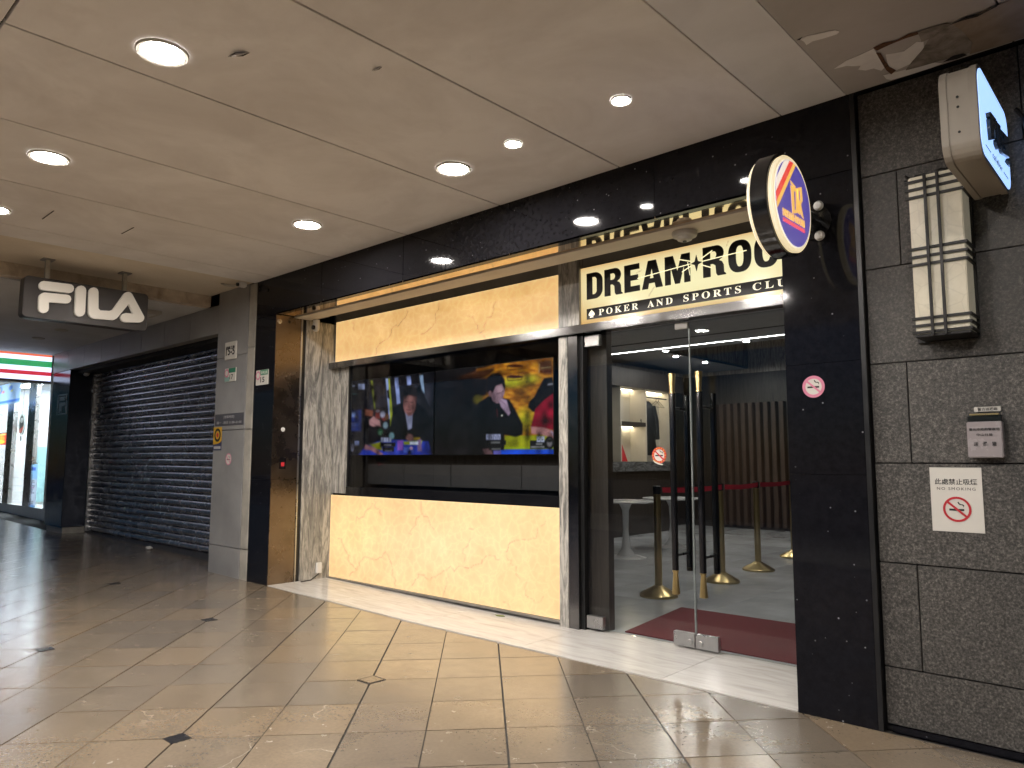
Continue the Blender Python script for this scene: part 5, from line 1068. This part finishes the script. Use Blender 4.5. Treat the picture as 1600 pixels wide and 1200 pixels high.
t = thing('oval_sign', 'oval white and red soft-serve sign hanging inside the store door', 'sign', (-18, .6, 1.5)); yo = YS+.10
ko = lambda x, y: WX(x/10, 580+y/10, yo)
(cx_, cz_), (ex_, ez_) = ko(335, 830), ko(392, 660); rx_, rz_ = abs(ex_-cx_), abs(ez_-cz_)
ov = [(cx_+rx_*math.cos(a), cz_+rz_*math.sin(a)) for a in [2*math.pi*k/36 for k in range(36)]]; ovi = [(cx_+rx_*.82*math.cos(a), cz_+rz_*.88*math.sin(a)) for a in [2*math.pi*k/36 for k in range(36)]]
MB().prism([(a, yo+.003, b) for a, b in ov], (0, .02, 0)).build('panel', simple('teal_sign_backing', (.3, .42, .42), .4), t); MT['neon'] = emit('white_neon_line', (.9, 1, 1), 1.4)
outline('white_rim', [ov, ovi], 'neon', t, front(0, 0, yo), .004)
outline('red_sash', [[(cx_-rx_*.8, cz_-rz_*.55), (cx_+rx_*.8, cz_-rz_*.15), (cx_+rx_*.8, cz_-rz_*.4), (cx_-rx_*.2, cz_-rz_*.85), (cx_-rx_*.7, cz_-rz_*.75)]], emit('orange_red_panel', sl(240, 90, 50), .9), t, front(0, 0, yo), .004)
outline('swirl', [[(cx_+rx_*.5*(1-k/26)*math.cos(k*.55), cz_+rz_*.35+rz_*.3*(1-k/26)*math.sin(k*.55)) for k in range(24)]+[(cx_+rx_*.38*(1-k/26)*math.cos(k*.55), cz_+rz_*.35+rz_*.22*(1-k/26)*math.sin(k*.55)) for k in range(23, -1, -1)]], 'neon', t, front(0, 0, yo), .004)
MB().box((cx_-.05, yo+.004, cz_-rz_*1.55), (cx_+.05, yo+.018, cz_-rz_*1.15)).build('price_tag', 'white', t); MB().tube([(cx_, yo+.01, cz_+rz_), (cx_, yo+.01, 2.9)], .006, 6).build('cord', 'black', t)
# striped lightbox
lb = thing('striped_lightbox', 'glowing white lightbox with orange green and red stripes across the arcade', 'sign', (-14, -1, 2.2))
XS = -13.95; y1, zt = SX(82, 551, XS); _, zbm = SX(80, 596, XS); y0 = y1-2.6
MB().box((XS-.22, y0-.02, zbm-.04), (XS-.002, y1+.02, zt+.05)).build('case', 'plinth_steel', lb, .006)
hgt = zt-zbm; MT['lb_w'] = emit('cool_white_lit_panel', sl(206, 220, 255), 1.9)
for nm, a, b, m_ in (('white_band', 0, .175, 'lb_w'), ('red_stripe', .175, .31, emit('red_lit_panel', sl(206, 24, 52), 1.)), ('white_band', .31, .47, 'lb_w'), ('green_stripe', .47, .675, emit('green_lit_panel', sl(0, 158, 84), 1.)), ('white_band', .675, .825, 'lb_w'), ('orange_stripe', .825, .94, emit('orange_lit_panel', sl(232, 92, 24), 1.1)), ('white_band', .94, 1., 'lb_w')):
    MB().box((XS-.0015, y0, zbm+a*hgt+.0003), (XS+.004, y1, zbm+b*hgt-.0003)).build(nm, m_, lb)
for yy in (y1-.3, y1-2.0): MB().tube([(XS-.11, yy, zt+.05), (XS-.11, yy, 2.971)], .02).build('hanger_rod', 'plinth_steel', lb)
# ---- litter
x, y = FX(233, 861, .05); b = MB(); bmesh.ops.create_icosphere(b.bm, subdivisions=2, radius=.05)
for v in b.bm.verts: v.co = Vector((v.co.x*1.6, v.co.y*.6, v.co.z*.45))*random.uniform(.75, 1.25)+Vector((x, y, zf(x)+.022))
tag(b.build('crumpled_paper', 'paper'), 'crumpled white paper on the pavement before the roller shutter', 'litter')
x, y = FX(781, 962, .01); tag(MB().prism([(x-.05, y, .0075), (x-.01, y-.02, .0075), (x+.05, y+.005, .0075), (x+.01, y+.03, .0075)], (0, 0, .006)).build('fallen_leaf', 'leaf'), 'small green leaf on the pale threshold under the glowing panel', 'leaf')

quiet('screen', 'strip_text', 'ray', 's_white', 's_red', 's_gold', 's_pink', 'neon', 'sign_letter', 'lantern')
